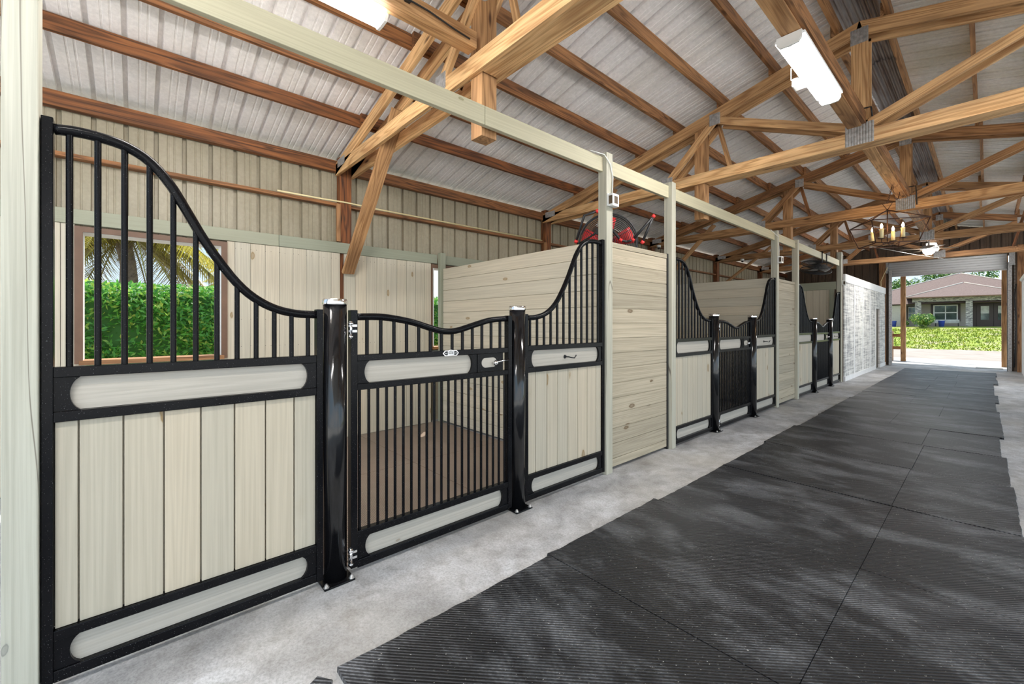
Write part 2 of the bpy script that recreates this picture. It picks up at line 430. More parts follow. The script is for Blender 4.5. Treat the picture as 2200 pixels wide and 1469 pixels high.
prof = rib_profile(YB, 23.2)
roof = thing('ceiling', None, None, (PX, 8, 4.8)); struct(roof)
mb = MB(); ribbed(mb, prof, lambda y: (PX - .2, y, ztop(PX - .2) + .139), lambda y: (-6.15, y, ztop(-6.15) + .139), (0, 0, 1)); mb.build('roof_sheet', 'roof', roof)
mb = MB(); ribbed(mb, prof, lambda y: (PX + .2, y, ztop(PX + .2) + .139), lambda y: (4.35, y, ztop(4.35) + .139), (0, 0, 1)); mb.build('roof_sheet', 'roof_yellow', roof)
y = YB; i = 0
while y < 23.2:                                # corrugated ridge cap, lapped lengths
    y1 = min(y + 2.45, 23.2); mb = MB(); n = 60; vs = []
    for k in range(n + 1):
        x = PX - .27 + .54 * k / n
        z = ztop(x) + .170 + .011 * math.cos((x - PX) / .056 * 2 * math.pi) + .012 * (i % 2)
        vs += [(x, y - .06, z), (x, y1 + .06, z)]
    mb.add(vs, [(2 * k, 2 * k + 1, 2 * k + 3, 2 * k + 2) for k in range(n)], None, .5, True)
    mb.build('ridge_cap', 'ridge', roof); y = y1; i += 1

# floor slab, drive, ground
mb = MB(); mb.box(-5.9, 4.1, -3.4, 20.6, -.2, 0); struct(mb.build('floor', 'concrete'))
mb = MB(); mb.box(-120, 120, -60, 200, -.6, -.21); mb.box(-5.95, 4.2, 20.6, 23.6, -.21, -.012, mi=1)
mb.box(-3.2, 1.6, 23.6, 26, -.21, -.03, mi=1)
struct(mb.build('ground', ['drive', 'concrete']))
mb = MB(); mb.box(4.2, 60, -20, 23, -.21, -.06); mb.box(-5.9, 60, -30, -3.4, -.21, -.062); struct(mb.build('bounce_ground', 'bounce_pale'))  # added pale ground out of view, reflecting light into the barn
mb = MB(); mb.box(-60, 60, 23.6, 36.6, -.21, -.05); struct(mb.build('driveway', 'drive'))
mb = MB(); nx, ny = 60, 100; vs = []
random.seed(3)
for j in range(ny + 1):
    for i in range(nx + 1):
        x = -50 + 90 * i / nx; yy = 35.6 + 80 * j / ny
        z = -.22 + 1.5 * min(1, max(0, (yy - 35.6) / 19)) ** .9 + random.uniform(-.02, .02)
        vs.append((x, yy, z))
mb.add(vs, [(j * (nx + 1) + i, j * (nx + 1) + i + 1, (j + 1) * (nx + 1) + i + 1, (j + 1) * (nx + 1) + i) for j in range(ny) for i in range(nx)], None, .5, True)
struct(mb.build('lawn', 'lawn'))
mb = MB()
for k in range(9000):                         # blades in the strip seen through the far door
    x = random.uniform(-11, 5); yy = 35.8 + random.random() * 15.9
    z = -.22 + 1.5 * ((yy - 35.6) / 19) ** .9
    a = random.uniform(0, 6.28); h = random.uniform(.05, .15)
    u = Vector((math.cos(a), math.sin(a), 0)) * .035
    mb.add([Vector((x, yy, z)) - u, Vector((x, yy, z)) + u, Vector((x + random.uniform(-.05, .05), yy, z + h))], [(0, 1, 2)], None, random.random() ** 1.2)
o = mb.build('grass', 'grassblade'); tag(o, 'bright yellow-green grass growing on the lawn beyond the barn door', 'grass', None, 'stuff')

# left metal wall with two window openings
wl_ = thing('wall_left', None, None, (-5.68, 8, 0)); struct(wl_)
wp = rib_profile(YB, YE)
W1Y0, W1Y1, W2Y0, W2Y1, WZ0, WZ1 = -.41, .75, 3.285, 3.95, 1.10, 2.355
mb = MB()
def wallstrip(mb, y0, y1, z0, z1):
    pts = [(y0, 0)] + [p for p in wp if y0 < p[0] < y1] + [(y1, 0)]
    ribbed(mb, pts, lambda y: (-5.66, y, z0), lambda y: (-5.66, y, z1), (-1, 0, 0))
ZT = 3.60
for a, bb in ((YB, W1Y0), (W1Y1, W2Y0), (W2Y1, YE)): wallstrip(mb, a, bb, 0, ZT)
for a, bb in ((W1Y0, W1Y1), (W2Y0, W2Y1)): wallstrip(mb, a, bb, 0, WZ0); wallstrip(mb, a, bb, WZ1, ZT)
mb.build('wall_sheet', 'siding', wl_)
# far gable wall, beige sheet browned for dim light, opening for the roll-up door
gb = thing('wall_back', None, None, (PX, YE, 0)); struct(gb)
mb = MB(); DX0, DX1, DZ = -2.36, .50, 3.62
def gst(x0, x1, z0, z1):
    pts = [(x0, 0)] + [p for p in rib_profile(-5.66, 3.9) if x0 < p[0] < x1] + [(x1, 0)]
    vs = []
    for x, d in pts: vs += [(x, YE + d, z0), (x, YE + d, z1(x) if callable(z1) else z1)]
    mb.add(vs, [(2 * i, 2 * i + 1, 2 * i + 3, 2 * i + 2) for i in range(len(pts) - 1)], None, .5)
rt = lambda x: ztop(x) + .125
gst(-5.66, DX0, 0, rt); gst(DX0, PX, DZ, rt); gst(PX, DX1, DZ, rt); gst(DX1, 3.9, 0, rt)
mb.build('gable_sheet', 'gable', gb)

# window casings (deep jambs, trim and sill)
for k, (a, bb) in enumerate(((W1Y0, W1Y1), (W2Y0, W2Y1))):
    w = thing('window_%d' % (k + 1), None, None, (-5.58, (a + bb) / 2, WZ0)); struct(w)
    mb = MB()
    fw = .055 if k == 0 else .022
    mb.box(-5.50, -5.482, a - .0, a + fw, WZ0, WZ1, 2); mb.box(-5.50, -5.482, bb - .055, bb, WZ0, WZ1, 2)
    mb.box(-5.50, -5.482, a + fw, bb - .055, WZ1 - .05, WZ1)
    mb.build('window_frame', 'trim_brown', w)
    mb = MB(); mb.box(-5.72, -5.50, a + .03, a + .052, WZ0, WZ1 - .03, 2); mb.box(-5.72, -5.50, bb - .052, bb - .03, WZ0, WZ1 - .03, 2)
    mb.box(-5.72, -5.50, a + .052, bb - .052, WZ1 - .052, WZ1 - .03)
    mb.build('window_jamb', 'white_panel', w)
    mb = MB(); mb.box(-5.73, -5.465, a + .03, bb - .03, WZ0 - .01, WZ0 + .03, 1, .25); mb.build('window_sill', 'timber', w, .003)

# ================================================================== STALL LININGS
def vboards(name, y0, y1, z0, z1, x0, x1, label, pitch=.1465, key='lining', holes=(), group=None):
    mb = MB(); y = y0
    while y < y1 - .01:
        e = min(y + pitch - .004, y1); segs = [(z0, z1)]
        for h0, h1 in holes:
            if y >= h0 - .02 and e <= h1 + .02: segs = [(z0, WZ0), (WZ1, z1)]
            elif e > h0 and y < h0: e2 = h0; mb.box(x0, x1, y, e2, z0, z1, 2); y = e2; segs = [(z0, WZ0), (WZ1, z1)]
            elif y < h1 and e > h1: 
                for s0, s1 in ((z0, WZ0), (WZ1, z1)):
                    if s1 - s0 > .03: mb.box(x0, x1, y, h1, s0, s1, 2)
                y = h1
        for s0, s1 in segs:
            if s1 - s0 > .03 and e - y > .005: mb.box(x0, x1, y, e, s0, s1, 2)
        y = e + .004
    mb.box(x0 - .008, x0 - .001, y0, y1, z0, WZ0, 1)
    if not holes: mb.box(x0 - .008, x0 - .001, y0, y1, z0, z1, 1)
    return tag(mb.build(name, key, None), label, 'wall boards', group)
# nail rows are small dark dots
def nails(y0, y1, zs, x, parent):
    mb = MB(); y = y0 + .045
    while y < y1:
        for z in zs:
            for d in (0, .055):
                if y + d < y1: mb.lathe([(.0035, 0), (.0035, .0012)], (x, y + d, z + random.uniform(-.004, .004)), 6, .5, (1, 0, 0))
        y += .1465
    return mb.build('nail', 'dark', parent)
b1 = vboards('lining_boards', -2.4, 1.955, .01, 2.37, -5.525, -5.50, 'cream vertical lining boards around the left window, behind the first stall', holes=((W1Y0, W1Y1),))
n_ = nails(.78, 1.95, (1.22, 1.52, 2.3), -5.50, b1); n_['kind'] = 'stuff'
b2 = vboards('lining_boards', 2.01, 3.285, .01, 2.37, -5.525, -5.50, 'cream vertical lining boards right of the knee brace in the first stall', holes=((W2Y0, W2Y1),))
n_ = nails(2.02, 3.3, (1.22, 1.52, 2.3), -5.50, b2); n_['kind'] = 'stuff'
vboards('lining_boards', 4.80, 8.42, .01, 2.37, -5.525, -5.50, 'cream vertical lining boards at the back of the middle stall')
vboards('lining_boards', 9.76, 13.3, .01, 2.37, -5.525, -5.50, 'cream vertical lining boards at the back of the last stall')
for a, bb, l in ((-2.4, 1.25, 'sage green cap board over the left window'), (1.253, 3.385, 'sage green cap board behind the knee brace of the first truss'), (3.48, 4.7, 'sage green cap board behind the storage bay'),
                 (4.8, 8.42, 'sage green cap board along the back wall of the middle stall'), (9.76, 13.3, 'sage green cap board along the back wall of the last stall')):
    mb = MB(); mb.box(-5.525, -5.482, a, bb, 2.372, 2.505, 1)
    tag(mb.build('cap_board', 'cap_stain', None, .003), l, 'board')

def hplanks(name, y0, y1, x0, x1, z0, z1, pitch, label, key='plank', along='x', cap=None, tint=None):
    root = thing(name, label, 'partition wall', ((x0 + x1) / 2, (y0 + y1) / 2, 0))
    mb = MB(); z = z1 - (cap or 0)
    while z > z0 + .01:
        zz = max(z - pitch + .0045, z0)
        mb.box(x0, x1, y0, y1, zz, z, 0 if along == 'x' else 1, tint if tint is None else tint + random.uniform(-.2, .2))
        z -= pitch
    if along == 'x': mb.box(x0, x1, (y0 + y1) / 2 - .006, (y0 + y1) / 2 + .006, z0, z1 - .01, 0)
    else: mb.box((x0 + x1) / 2 - .006, (x0 + x1) / 2 + .006, y0, y1, z0, z1 - .01, 1)
    mb.build('planks', key, root, .0015)
    if cap:
        mb = MB(); mb.box(x0 - .004, x1 + .006, y0, y1, z1 - cap + .004, z1, 0 if along == 'x' else 1); mb.build('top_board', key, root, .002)
    return root
hplanks('stall_divider', 3.435, 3.475, -5.40, -2.56, .03, 2.29, .1635, 'tall plank divider between the first stall and the storage bay with the red fan', 'lining')
hplanks('stall_divider', 4.70, 4.74, -5.48, -2.56, .03, 2.29, .1635, 'tall plank divider between the storage bay and the middle stall', 'lining')
hplanks('stall_divider', 8.455, 8.495, -5.40, -2.56, .03, 2.29, .1635, 'tall plank divider on the far side of the middle stall', 'lining')
hplanks('stall_divider', 9.67, 9.71, -5.48, -2.56, .03, 2.29, .1635, 'tall plank divider on the near side of the last stall', 'lining')
f1 = hplanks('bay_front', 3.515, 4.655, -2.53, -2.50, .03, 2.285, .1515, 'horizontal plank wall on the aisle below the red fan', 'plank', 'y', .055)
f2 = hplanks('bay_front', 8.53, 9.635, -2.53, -2.50, .03, 2.285, .1515, 'horizontal plank wall on the aisle between the middle and last stalls', 'plank', 'y', .055)
mb = MB(); mb.box(-2.535, -2.492, 4.658, 4.686, .0, 2.29); mb.build('edge_channel', 'dark', f1)
# end divider of the last stall: vertical boards in a sage frame
r = thing('stall_divider', 'vertical board divider in a sage frame at the far end of the last stall', 'partition wall', (-4, 13.4, 0))
mb = MB(); x = -5.40
while x < -2.62:
    mb.box(x, min(x + .142, -2.6), 13.39, 13.415, .02, 2.36, 2, random.uniform(.7, 1)); x += .1465
mb.box(-5.4, -2.6, 13.416, 13.42, .02, 2.36)
mb.build('boards', 'lining', r)
mb = MB(); mb.box(-5.40, -2.56, 13.365, 13.405, 2.36, 2.56, 0, .8); mb.box(-2.70, -2.60, 13.36, 13.388, 0, 2.36, 2, .6); mb.build('frame', 'cap_stain', r, .003)
for y0, l in ((3.395, 'sage post at the back end of the first plank divider'), (8.40, 'sage post at the back end of the divider behind the middle stall')):
    mb = MB(); mb.box(-5.48, -5.405, y0, y0 + .09, 0, 2.53, 2, .6); tag(mb.build('corner_post', 'cap_stain', None, .004), l, 'post')

# ------------------------------------------------------------------ aisle posts and header beam
for y0, y1, zt, l in ((-.375, -.28, 3.14, 'cracked pale green square post at the left edge, beside the first stall front'),
                      (3.41, 3.51, 3.135, 'pale square post carrying the thermostat box beside the red fan'),
                      (4.69, 4.785, 3.135, 'pale square post between the plank wall under the fan and the middle stall'),
                      (8.43, 8.525, 3.12, 'pale square post with a white control box beyond the middle stall'),
                      (9.64, 9.735, 3.12, 'pale square post at the near corner of the last stall'),
                      (13.36, 13.46, 3.3, 'pale square post at the far corner of the last stall'),
                      (13.47, 13.56, 3.3, 'brown square post where the stalls meet the woven panel wall')):
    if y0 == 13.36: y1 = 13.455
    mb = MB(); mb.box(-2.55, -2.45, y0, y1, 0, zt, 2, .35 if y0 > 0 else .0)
    tag(mb.build('aisle_post', 'post_stain' if y0 < 13.46 else 'dark_brown', None, .004), l, 'post')
for a, bb, l in ((-.278, 1.948, 'pale header beam over the first stall front, left of the hanging post'), (1.952, 3.408, 'pale header beam from the first hanging post to the thermostat post'),
                 (3.512, 4.688, 'short pale header beam over the plank wall with the fan'), (4.787, 8.428, 'long pale header beam over the middle stall'),
                 (8.527, 9.638, 'short pale header beam over the second plank wall'), (9.737, 13.358, 'pale header beam over the last stall, with the hanging fan')):
    mb = MB(); mb.box(-2.53, -2.49, a, bb, 2.95, 3.092, 1); tag(mb.build('header_beam', 'beam_stain', None, .003), l, 'beam')

# ================================================================== TRUSSES
ordn = ['nearest', 'second', 'third', 'fourth', 'fifth']
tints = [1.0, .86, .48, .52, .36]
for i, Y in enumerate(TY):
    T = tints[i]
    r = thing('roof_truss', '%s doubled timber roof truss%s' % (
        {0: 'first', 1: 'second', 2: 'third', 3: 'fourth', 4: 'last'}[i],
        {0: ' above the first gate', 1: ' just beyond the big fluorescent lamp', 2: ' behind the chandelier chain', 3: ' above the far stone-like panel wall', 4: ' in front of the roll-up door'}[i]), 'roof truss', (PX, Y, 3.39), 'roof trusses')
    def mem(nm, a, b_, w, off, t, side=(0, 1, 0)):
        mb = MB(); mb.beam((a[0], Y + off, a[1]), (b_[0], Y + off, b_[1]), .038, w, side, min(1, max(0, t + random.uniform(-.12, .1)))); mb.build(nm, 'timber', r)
    for off in (-.095, .095):
        for sg in (-1, 1):
            X = lambda d: PX + sg * d
            mem('top_chord', (X(-.02), ztop(PX) - .07), (X(4.7), ztop(X(4.7)) - .072), .14, off, T - .15)
            J = (X(1.52), ztop(X(1.52)) - .15)
            mem('web', J, (X(2.16), 3.515), .089, off, T - .1)
            mem('web', (X(1.46), J[1]), (X(.06), 3.56), .089, off, T - .05)
            if off > 0: mem('web', J, (X(1.36), 3.515), .05, off - .03, T - .3)
            mb = MB(); mb.box(*sorted((X(4.72), X(3.9))), Y + off - .019, Y + off + .019, 3.39, 3.48, 0, T)
        mem('bottom_chord', (PX - 4.68, 3.445), (PX + .0, 3.445), .14, off, T + .05)
        mem('bottom_chord', (PX, 3.445), (PX + 4.68, 3.445), .14, off, T + .05)
        mem('king_post', (PX, 3.515), (PX, ztop(PX) - .13), .14, off, T - .1)
        # corrugated gang-nail plates
        s_ = -1 if off < 0 else 1
        if off < 0:
            for (cx, cz, w, h) in ((PX, 3.48, .24, .22), (PX, ztop(PX) - .16, .15, .16), (PX - 1.50, ztop(PX - 1.5) - .13, .14, .15), (PX + 1.50, ztop(PX + 1.5) - .13, .14, .15),
                                   (PX - 2.17, 3.50, .16, .14), (PX + 2.17, 3.50, .16, .14), (PX - 4.48, 3.50, .24, .10), (PX + 4.48, 3.50, .24, .10)):
                mb = MB(); y0 = Y + off - .0195
                n = max(6, int(w / .022)); pts = []
                for k in range(n * 2 + 1): pts.append((cx - w / 2 + w * k / (n * 2), y0 - (.0045 if k % 2 else .001)))
                pl = [(p[0], p[1]) for p in pts] + [(cx + w / 2, y0), (cx - w / 2, y0)]
                mb.prism(pl, cz - h / 2, cz + h / 2, 2, .5); mb.build('gusset_plate', 'galv', r)
    if i < 2:
        mb = MB(); mb.box(-2.535, PX + 4.5, Y - .0755, Y + .0755, 3.376, 3.414, 0, T); mb.build('filler_board', 'timber', r)
    # wall post, nailers and hanging post
    near = ('first', 'second', 'third', 'fourth', 'fifth')[i]
    mb = MB(); mb.box(-5.645, -5.53 if Y < 99 else 0, Y - .075, Y + .075, 0, 3.62, 2, .0); o = mb.build('wall_post', 'timber', None, .004)
    tag(o, 'dark brown square wall post under the left heel of the %s truss' % near, 'post')
    mb = MB(); mb.box(3.70, 3.84, Y - .074, Y + .074, 0, 3.52, 2, .1)
    tag(mb.build('wall_post', 'timber', None, .004), 'brown square post under the open-side end of the %s truss' % near, 'post')
    if i < 4:
        by = {2: .2, 3: .52}.get(i, 0)
        mb = MB(); mb.box(-2.69, -2.553, Y - .074, Y + .074, 2.90, ztop(-2.61) - .0, 2, .42)
        tag(mb.build('hanging_post', 'timber', None, .004), 'orange-brown square post hanging through the %s truss above the stall fronts' % near, 'post')
        mb = MB(); mb.beam((-5.455 + (.02 if i > 1 else 0), Y, 2.12 + by), (-4.05, Y, 3.68), .150, .04, (0, 1, 0), .45)
        tag(mb.build('knee_brace', 'timber', None, .002), 'slanted brown knee brace at the left wall below the %s truss' % near, 'brace')
for i, Y in enumerate(TY[:3]):
    mb = MB(); mb.box(-5.53, -5.49, Y - .125, Y - .078, 2.52, 3.0, 2, .3)
    tag(mb.build('nailer', 'timber', None, .002), 'short brown nailer below the girt beside the wall post of the %s truss' % ordn[i].replace('nearest', 'first'), 'board')

# ------------------------------------------------------------------ purlins, one board per bay
bays = [(YB, TY[0])] + [(TY[k], TY[k + 1]) for k in range(4)] + [(TY[4], YE)]
bayn = ['before the first truss', 'beyond the first truss', 'beyond the second truss', 'beyond the third truss', 'beyond the fourth truss', 'beyond the last truss']
pos = [(-4.77 + .61 * k) for k in range(7)]
pw = ['first', 'second', 'third', 'fourth', 'fifth', 'sixth', 'ridge']
for side in (-1, 1):
    for k, x in enumerate(pos):
        for j, (a, bb) in enumerate(bays):
            xx = x if side < 0 else 2 * PX - x
            if side > 0 and (j == 0 or k < 2): continue
            off = .021 * (1 if j % 2 else -1)
            z = ztop(xx + off)
            mb = MB(); s_ = .247 * (1 if side < 0 else -1)
            mb.box(xx + off - .019, xx + off + .019, a - .12, min(bb + .12, YE - .03), z + .001, z + .134, 1, (.03 + .035 * k) + random.uniform(-.03, .08) + (.1 if side > 0 else 0))  # boards turn paler line by line from eave to ridge
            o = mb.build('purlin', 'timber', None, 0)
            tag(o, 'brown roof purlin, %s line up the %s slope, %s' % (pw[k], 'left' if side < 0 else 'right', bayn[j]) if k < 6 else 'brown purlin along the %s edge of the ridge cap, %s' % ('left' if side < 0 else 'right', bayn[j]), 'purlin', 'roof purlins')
for j, (a, bb) in enumerate(bays):
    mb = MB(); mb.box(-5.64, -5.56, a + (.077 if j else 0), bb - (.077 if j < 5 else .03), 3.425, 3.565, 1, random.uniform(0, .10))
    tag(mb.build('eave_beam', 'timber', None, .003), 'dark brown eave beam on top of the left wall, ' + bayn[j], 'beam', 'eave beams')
    mb = MB(); mb.box(-5.655, -5.56, a + (.077 if j else 0), bb - (.077 if j < 5 else .03), 2.985, 3.024, 1, .12)
    tag(mb.build('wall_girt', 'timber', None, .003), 'narrow brown girt across the tan metal siding, ' + bayn[j], 'girt', 'wall girts')
mb = MB(); mb.tube([(-5.548, 1.25, 3.036), (-5.54, 1.75, 3.036), (-5.514, 2.0, 3.036), (-5.514, 2.1, 3.036), (-5.545, 2.4, 3.036), (-5.548, 5.7, 3.036)], .010, 8); tag(mb.build('wall_conduit', 'candle'), 'thin cream conduit running on the girt across the nearest wall post', 'conduit')
# strongback boards hung between the king posts
for j in range(-1, 4):
    a = TY[j] + .118 if j >= 0 else YB; bb = TY[j + 1] - .118
    mb = MB(); mb.box(PX - .10, PX + .02, a, bb, 3.56, 3.60, 1, .45); mb.box(PX + .0205, PX + .055, a, bb, 3.575, 3.70, 1, .2)
    tag(mb.build('strongback', 'timber', None, .003), 'long timber strongback along the middle of the trusses, ' + bayn[j + 1], 'beam')
mb = MB(); mb.box(-2.66, -2.55, -1.4, TY[0] - .12, 3.535, 3.66, 1, .55)
tag(mb.build('lamp_beam', 'timber', None, .004), 'orange timber beam ending at the first truss, beside the lamp at the top edge', 'beam')

# ================================================================== STALL FRONTS
CUR = [(0, 1.515), (.1, 1.519), (.21, 1.544), (.307, 1.596), (.384, 1.666), (.458, 1.764), (.529, 1.875), (.596, 1.999), (.654, 2.102), (.731, 2.191), (.814, 2.236), (.892, 2.25), (.966, 2.253), (1.03, 2.245)]
GCUR = [(0, 1.506), (.14, 1.506), (.30, 1.478), (.44, 1.432), (.5, 1.416), (.56, 1.412), (.62, 1.42), (.74, 1.458), (.86, 1.492), (1.0, 1.506)]
def smooth_curve(pts, n=40):
    out = []
    for i in range(n + 1):
        x = pts[0][0] + (pts[-1][0] - pts[0][0]) * i / n
        for k in range(len(pts) - 1):
            if pts[k][0] <= x <= pts[k + 1][0] + 1e-9:
                p0 = pts[max(k - 1, 0)]; p1 = pts[k]; p2 = pts[k + 1]; p3 = pts[min(k + 2, len(pts) - 1)]
                h = p2[0] - p1[0]; t = (x - p1[0]) / h
                m1 = (p2[1] - p0[1]) / (p2[0] - p0[0]); m2 = (p3[1] - p1[1]) / (p3[0] - p1[0])
                z = (2 * t**3 - 3 * t**2 + 1) * p1[1] + (t**3 - 2 * t**2 + t) * h * m1 + (-2 * t**3 + 3 * t**2) * p2[1] + (t**3 - t**2) * h * m2
                out.append((x, z)); break
    return out
BX0, BX1 = FX - .05, FX           # frame depth
def zat(c, d):
    for k in range(len(c) - 1):
        if c[k][0] <= d <= c[k + 1][0]: return c[k][1] + (c[k + 1][1] - c[k][1]) * (d - c[k][0]) / (c[k + 1][0] - c[k][0])
    return c[-1][1]
def slot_panel(root, y0, y1, z0, z1, inset, arc, tint):
    """black plate with a round-ended opening; pale wood shows through"""
    x0, x1 = FX - .028, FX - .010
    for sg, ye in ((1, y0), (-1, y1)):
        h = (z1 - z0) / 2; zc = (z0 + z1) / 2; poly = [(ye, z0), (ye, z1)]
        n = 12
        for k in range(n + 1):
            t = 1 - 2 * k / n
            yy = ye + sg * (inset + arc * (1 - math.sqrt(max(0, 1 - (t * .92) ** 2)) / 1.0))
            poly.append((yy, zc + h * t))
        if sg < 0: poly = poly[::-1]
        mb = MB(); mb.prism(poly, x0, x1, 0, .5); mb.build('end_plate', 'black', root)
    mb = MB(); mb.box(FX - .045, FX - .029, y0, y1, z0, z1, 1, tint); mb.build('inlay_board', 'inlay', root)
def frame_common(root, y0, y1, zl, zr, curve, mats='black', st=.034):
    """stiles, rails"""
    mb = MB(); mb.box(BX0, BX1, y0, y0 + st, .0 + .03, zl); mb.box(BX0, BX1, y1 - st, y1, .03, zr)
    mb.build('stile', 'black', root, .003)
    for z0, z1 in ((1.247, 1.289), (1.068, 1.110), (.196, .236), (.03, .075)):
        mb = MB(); mb.box(BX0 + .003, BX1 - .002, y0 + st, y1 - st, z0, z1); mb.build('rail', 'black', root, .003)
    mb = MB(); mb.tube([(FX - .025, y, z) for y, z in curve], .0215, 14); mb.build('top_rail', 'black', root)
def vinfill(root, y0, y1, first, pitch=.1358, tint=None):
    mb = MB(); y = y0; w = first
    while y < y1 - .01:
        e = min(y + w, y1); mb.box(FX - .040, FX - .018, y + .003, e - .003, .237, 1.067, 2, tint); y = e; w = pitch
    mb.box(FX - .046, FX - .041, y0, y1, .237, 1.067, 1, .5)
    mb.build('infill_boards', 'board', root, .0035)
    mb = MB()
    for k in range(60): pass
def side_panel(y0, y1, flip, label, hook=False, first=.1):
    """tall at y0 if not flip, else tall at y1"""
    r = thing('stall_partition', label, 'stall front', (FX - .025, (y0 + y1) / 2, .03))
    w = y1 - y0; sc = (w - .068) / 1.03
    c = smooth_curve([(d * sc, z) for d, z in CUR])
    if not flip: crv = [(y1 - .034 - d, z) for d, z in c]
    else: crv = [(y0 + .034 + d, z) for d, z in c]
    frame_common(r, y0, y1, 2.285 if not flip else 1.545, 1.545 if not flip else 2.285, crv)
    n = int((w - .068) / .081); p = (w - .068) / (n + .0)
    for k in range(1, n + 1):
        d = (k - .5 + .1) * p - .01
        if d > w - .08: continue
        z = zat(c, d); y = (y1 - .034 - d) if not flip else (y0 + .034 + d)
        mb = MB(); mb.tube([(FX - .025, y, 1.288), (FX - .025, y, z - .008)], .0115, 10, cap=False); mb.build('bar', 'black', r)
    slot_panel(r, y0 + .034, y1 - .034, 1.111, 1.246, .045, .05, .55)
    slot_panel(r, y0 + .034, y1 - .034, .076, .195, .045, .05, .1)
    vinfill(r, y0 + .034, y1 - .034, first)
    if hook:
        yc = (y0 + y1) / 2 - .02
        mb = MB(); mb.tube([(FX - .03, yc, 1.175), (FX + .02, yc, 1.175), (FX + .035, yc + .01, 1.17), (FX + .04, yc + .05, 1.165), (FX + .045, yc + .07, 1.19)], .006, 8)
        mb.lathe([(.018, 0), (.016, .006)], (FX - .029, yc, 1.175), 12, .5, (1, 0, 0)); mb.build('hook', 'dark', r)
    return r
def gate(y0, y1, label, badge=False):
    r = thing('stall_gate', label, 'gate', (FX - .025, y0, .03))
    w = y1 - y0; st = .04
    c = smooth_curve([(y0 + st + (w - 2 * st) * d, z) for d, z in GCUR])
    mb = MB(); mb.box(BX0, BX1, y0, y0 + st, .03, 1.545); mb.box(BX0, BX1, y1 - st, y1, .03, 1.53); mb.build('stile', 'black', r, .003)
    for z0, z1 in ((1.243, 1.281), (1.071, 1.109), (.196, .238), (.022, .068)):
        mb = MB(); mb.box(BX0 + .003, BX1 - .002, y0 + st, y1 - st, z0, z1); mb.build('rail', 'black', r, .003)
    mb = MB(); mb.tube([(FX - .025, y, z) for y, z in c], .0215, 14); mb.build('top_rail', 'black', r)
    n = 13; a, bb = y0 + st, y1 - st
    for k in range(n):
        y = a + (bb - a) * (k + .75) / (n + .5); mb = MB(); mb.tube([(FX - .025, y, 1.281), (FX - .025, y, zat(c, y) - .012)], .0115, 10, cap=False); mb.build('bar', 'black', r)
    n = 21
    for k in range(n):
        y = a + (bb - a) * (k + .35) / (n - .3); mb = MB(); mb.tube([(FX - .025, y, .237), (FX - .025, y, 1.072)], .0095, 8, cap=False); mb.build('lower_bar', 'black', r)
    ym = y0 + w * .735
    slot_panel(r, a, ym, 1.110, 1.242, .045, .05, .7)
    slot_panel(r, a, bb, .069, .195, .05, .05, .25)
    mb = MB(); mb.box(BX0 + .004, BX1 - .004, ym, ym + .02, 1.11, 1.242); mb.build('rail', 'black', r)
    # latch: plate with a small capsule inlay, lever and ball
    mb = MB(); mb.box(FX - .03, FX - .012, ym + .02, bb - .045, 1.11, 1.242)
    mb.build('latch_plate', 'black', r)
    mb = MB(); yc = (ym + bb) / 2 - .035; pl = []
    for k in range(24):
        t = 2 * math.pi * k / 24; pl.append((yc + (.035 if math.cos(t) > 0 else -.035) + .036 * math.cos(t), 1.176 + .036 * math.sin(t)))
    mb.prism(pl, FX - .013, FX - .009, 0, .6); mb.build('latch_inlay', 'inlay', r)
    mb = MB(); yb = yc + .045; mb.lathe([(.004, -.022), (.017, -.013), (.021, 0), (.017, .013), (.004, .022)], (FX + .012, yb, 1.172), 14, .5, (1, 0, 0))
    mb.tube([(FX + .005, yb, 1.175), (FX + .005, bb, 1.19)], .007, 8); mb.build('latch_handle', 'chrome', r)
    if badge:
        yc = (y0 + y1) / 2 + .06; bd = []
        mb = MB()
        def hexp(sx, sz): return [(yc - sx, 1.262), (yc - sx * .72, 1.262 + sz), (yc - sx * .3, 1.262 + sz), (yc, 1.262 + sz * 1.25), (yc + sx * .3, 1.262 + sz), (yc + sx * .72, 1.262 + sz), (yc + sx, 1.262), (yc + sx * .72, 1.262 - sz), (yc - sx * .72, 1.262 - sz)]
        mb.prism(hexp(.066, .019), FX - .002, FX + .002, 0); bo = mb.build('badge', 'chrome', r)
        mb = MB(); mb.prism(hexp(.058, .0145), FX + .002, FX + .003, 0); mb.build('badge_face', 'dark', bo)
        mb = MB(); mb.box(FX + .003, FX + .0038, yc - .026, yc + .026, 1.250, 1.276); mb.box(FX + .003, FX + .0036, yc - .05, yc - .032, 1.2605, 1.2635); mb.box(FX + .003, FX + .0036, yc + .032, yc + .05, 1.2605, 1.2635); mb.build('badge_emblem', 'white_metal', bo)
        mb = MB()
        for k in range(5): mb.box(FX + .0038, FX + .0043, yc - .020 + k * .0085, yc - .015 + k * .0085, 1.257, 1.268)
        mb.tube([(FX + .004, yc - .022, 1.2705), (FX + .004, yc, 1.2745), (FX + .004, yc + .022, 1.2705)], .001, 6); mb.build('badge_lettering', 'dark', bo)
    for z in (1.435, .115):                     # pin hinges
        h = MB(); yy = y0 - .006
        h.tube([(FX + .012, yy, z - .045), (FX + .012, yy, z + .045)], .010, 10)
        h.lathe([(.003, -.062), (.014, -.05), (.016, -.042)], (FX + .012, yy, z), 12)
        h.lathe([(.017, .024), (.017, .036)], (FX + .012, yy, z), 12)
        for q in (-.020, .012): h.box(FX + .001, FX + .014, yy - .012, y0 + .03, z + q, z + q + .013, 1)
        h.build('hinge', 'chrome', r)
    return r
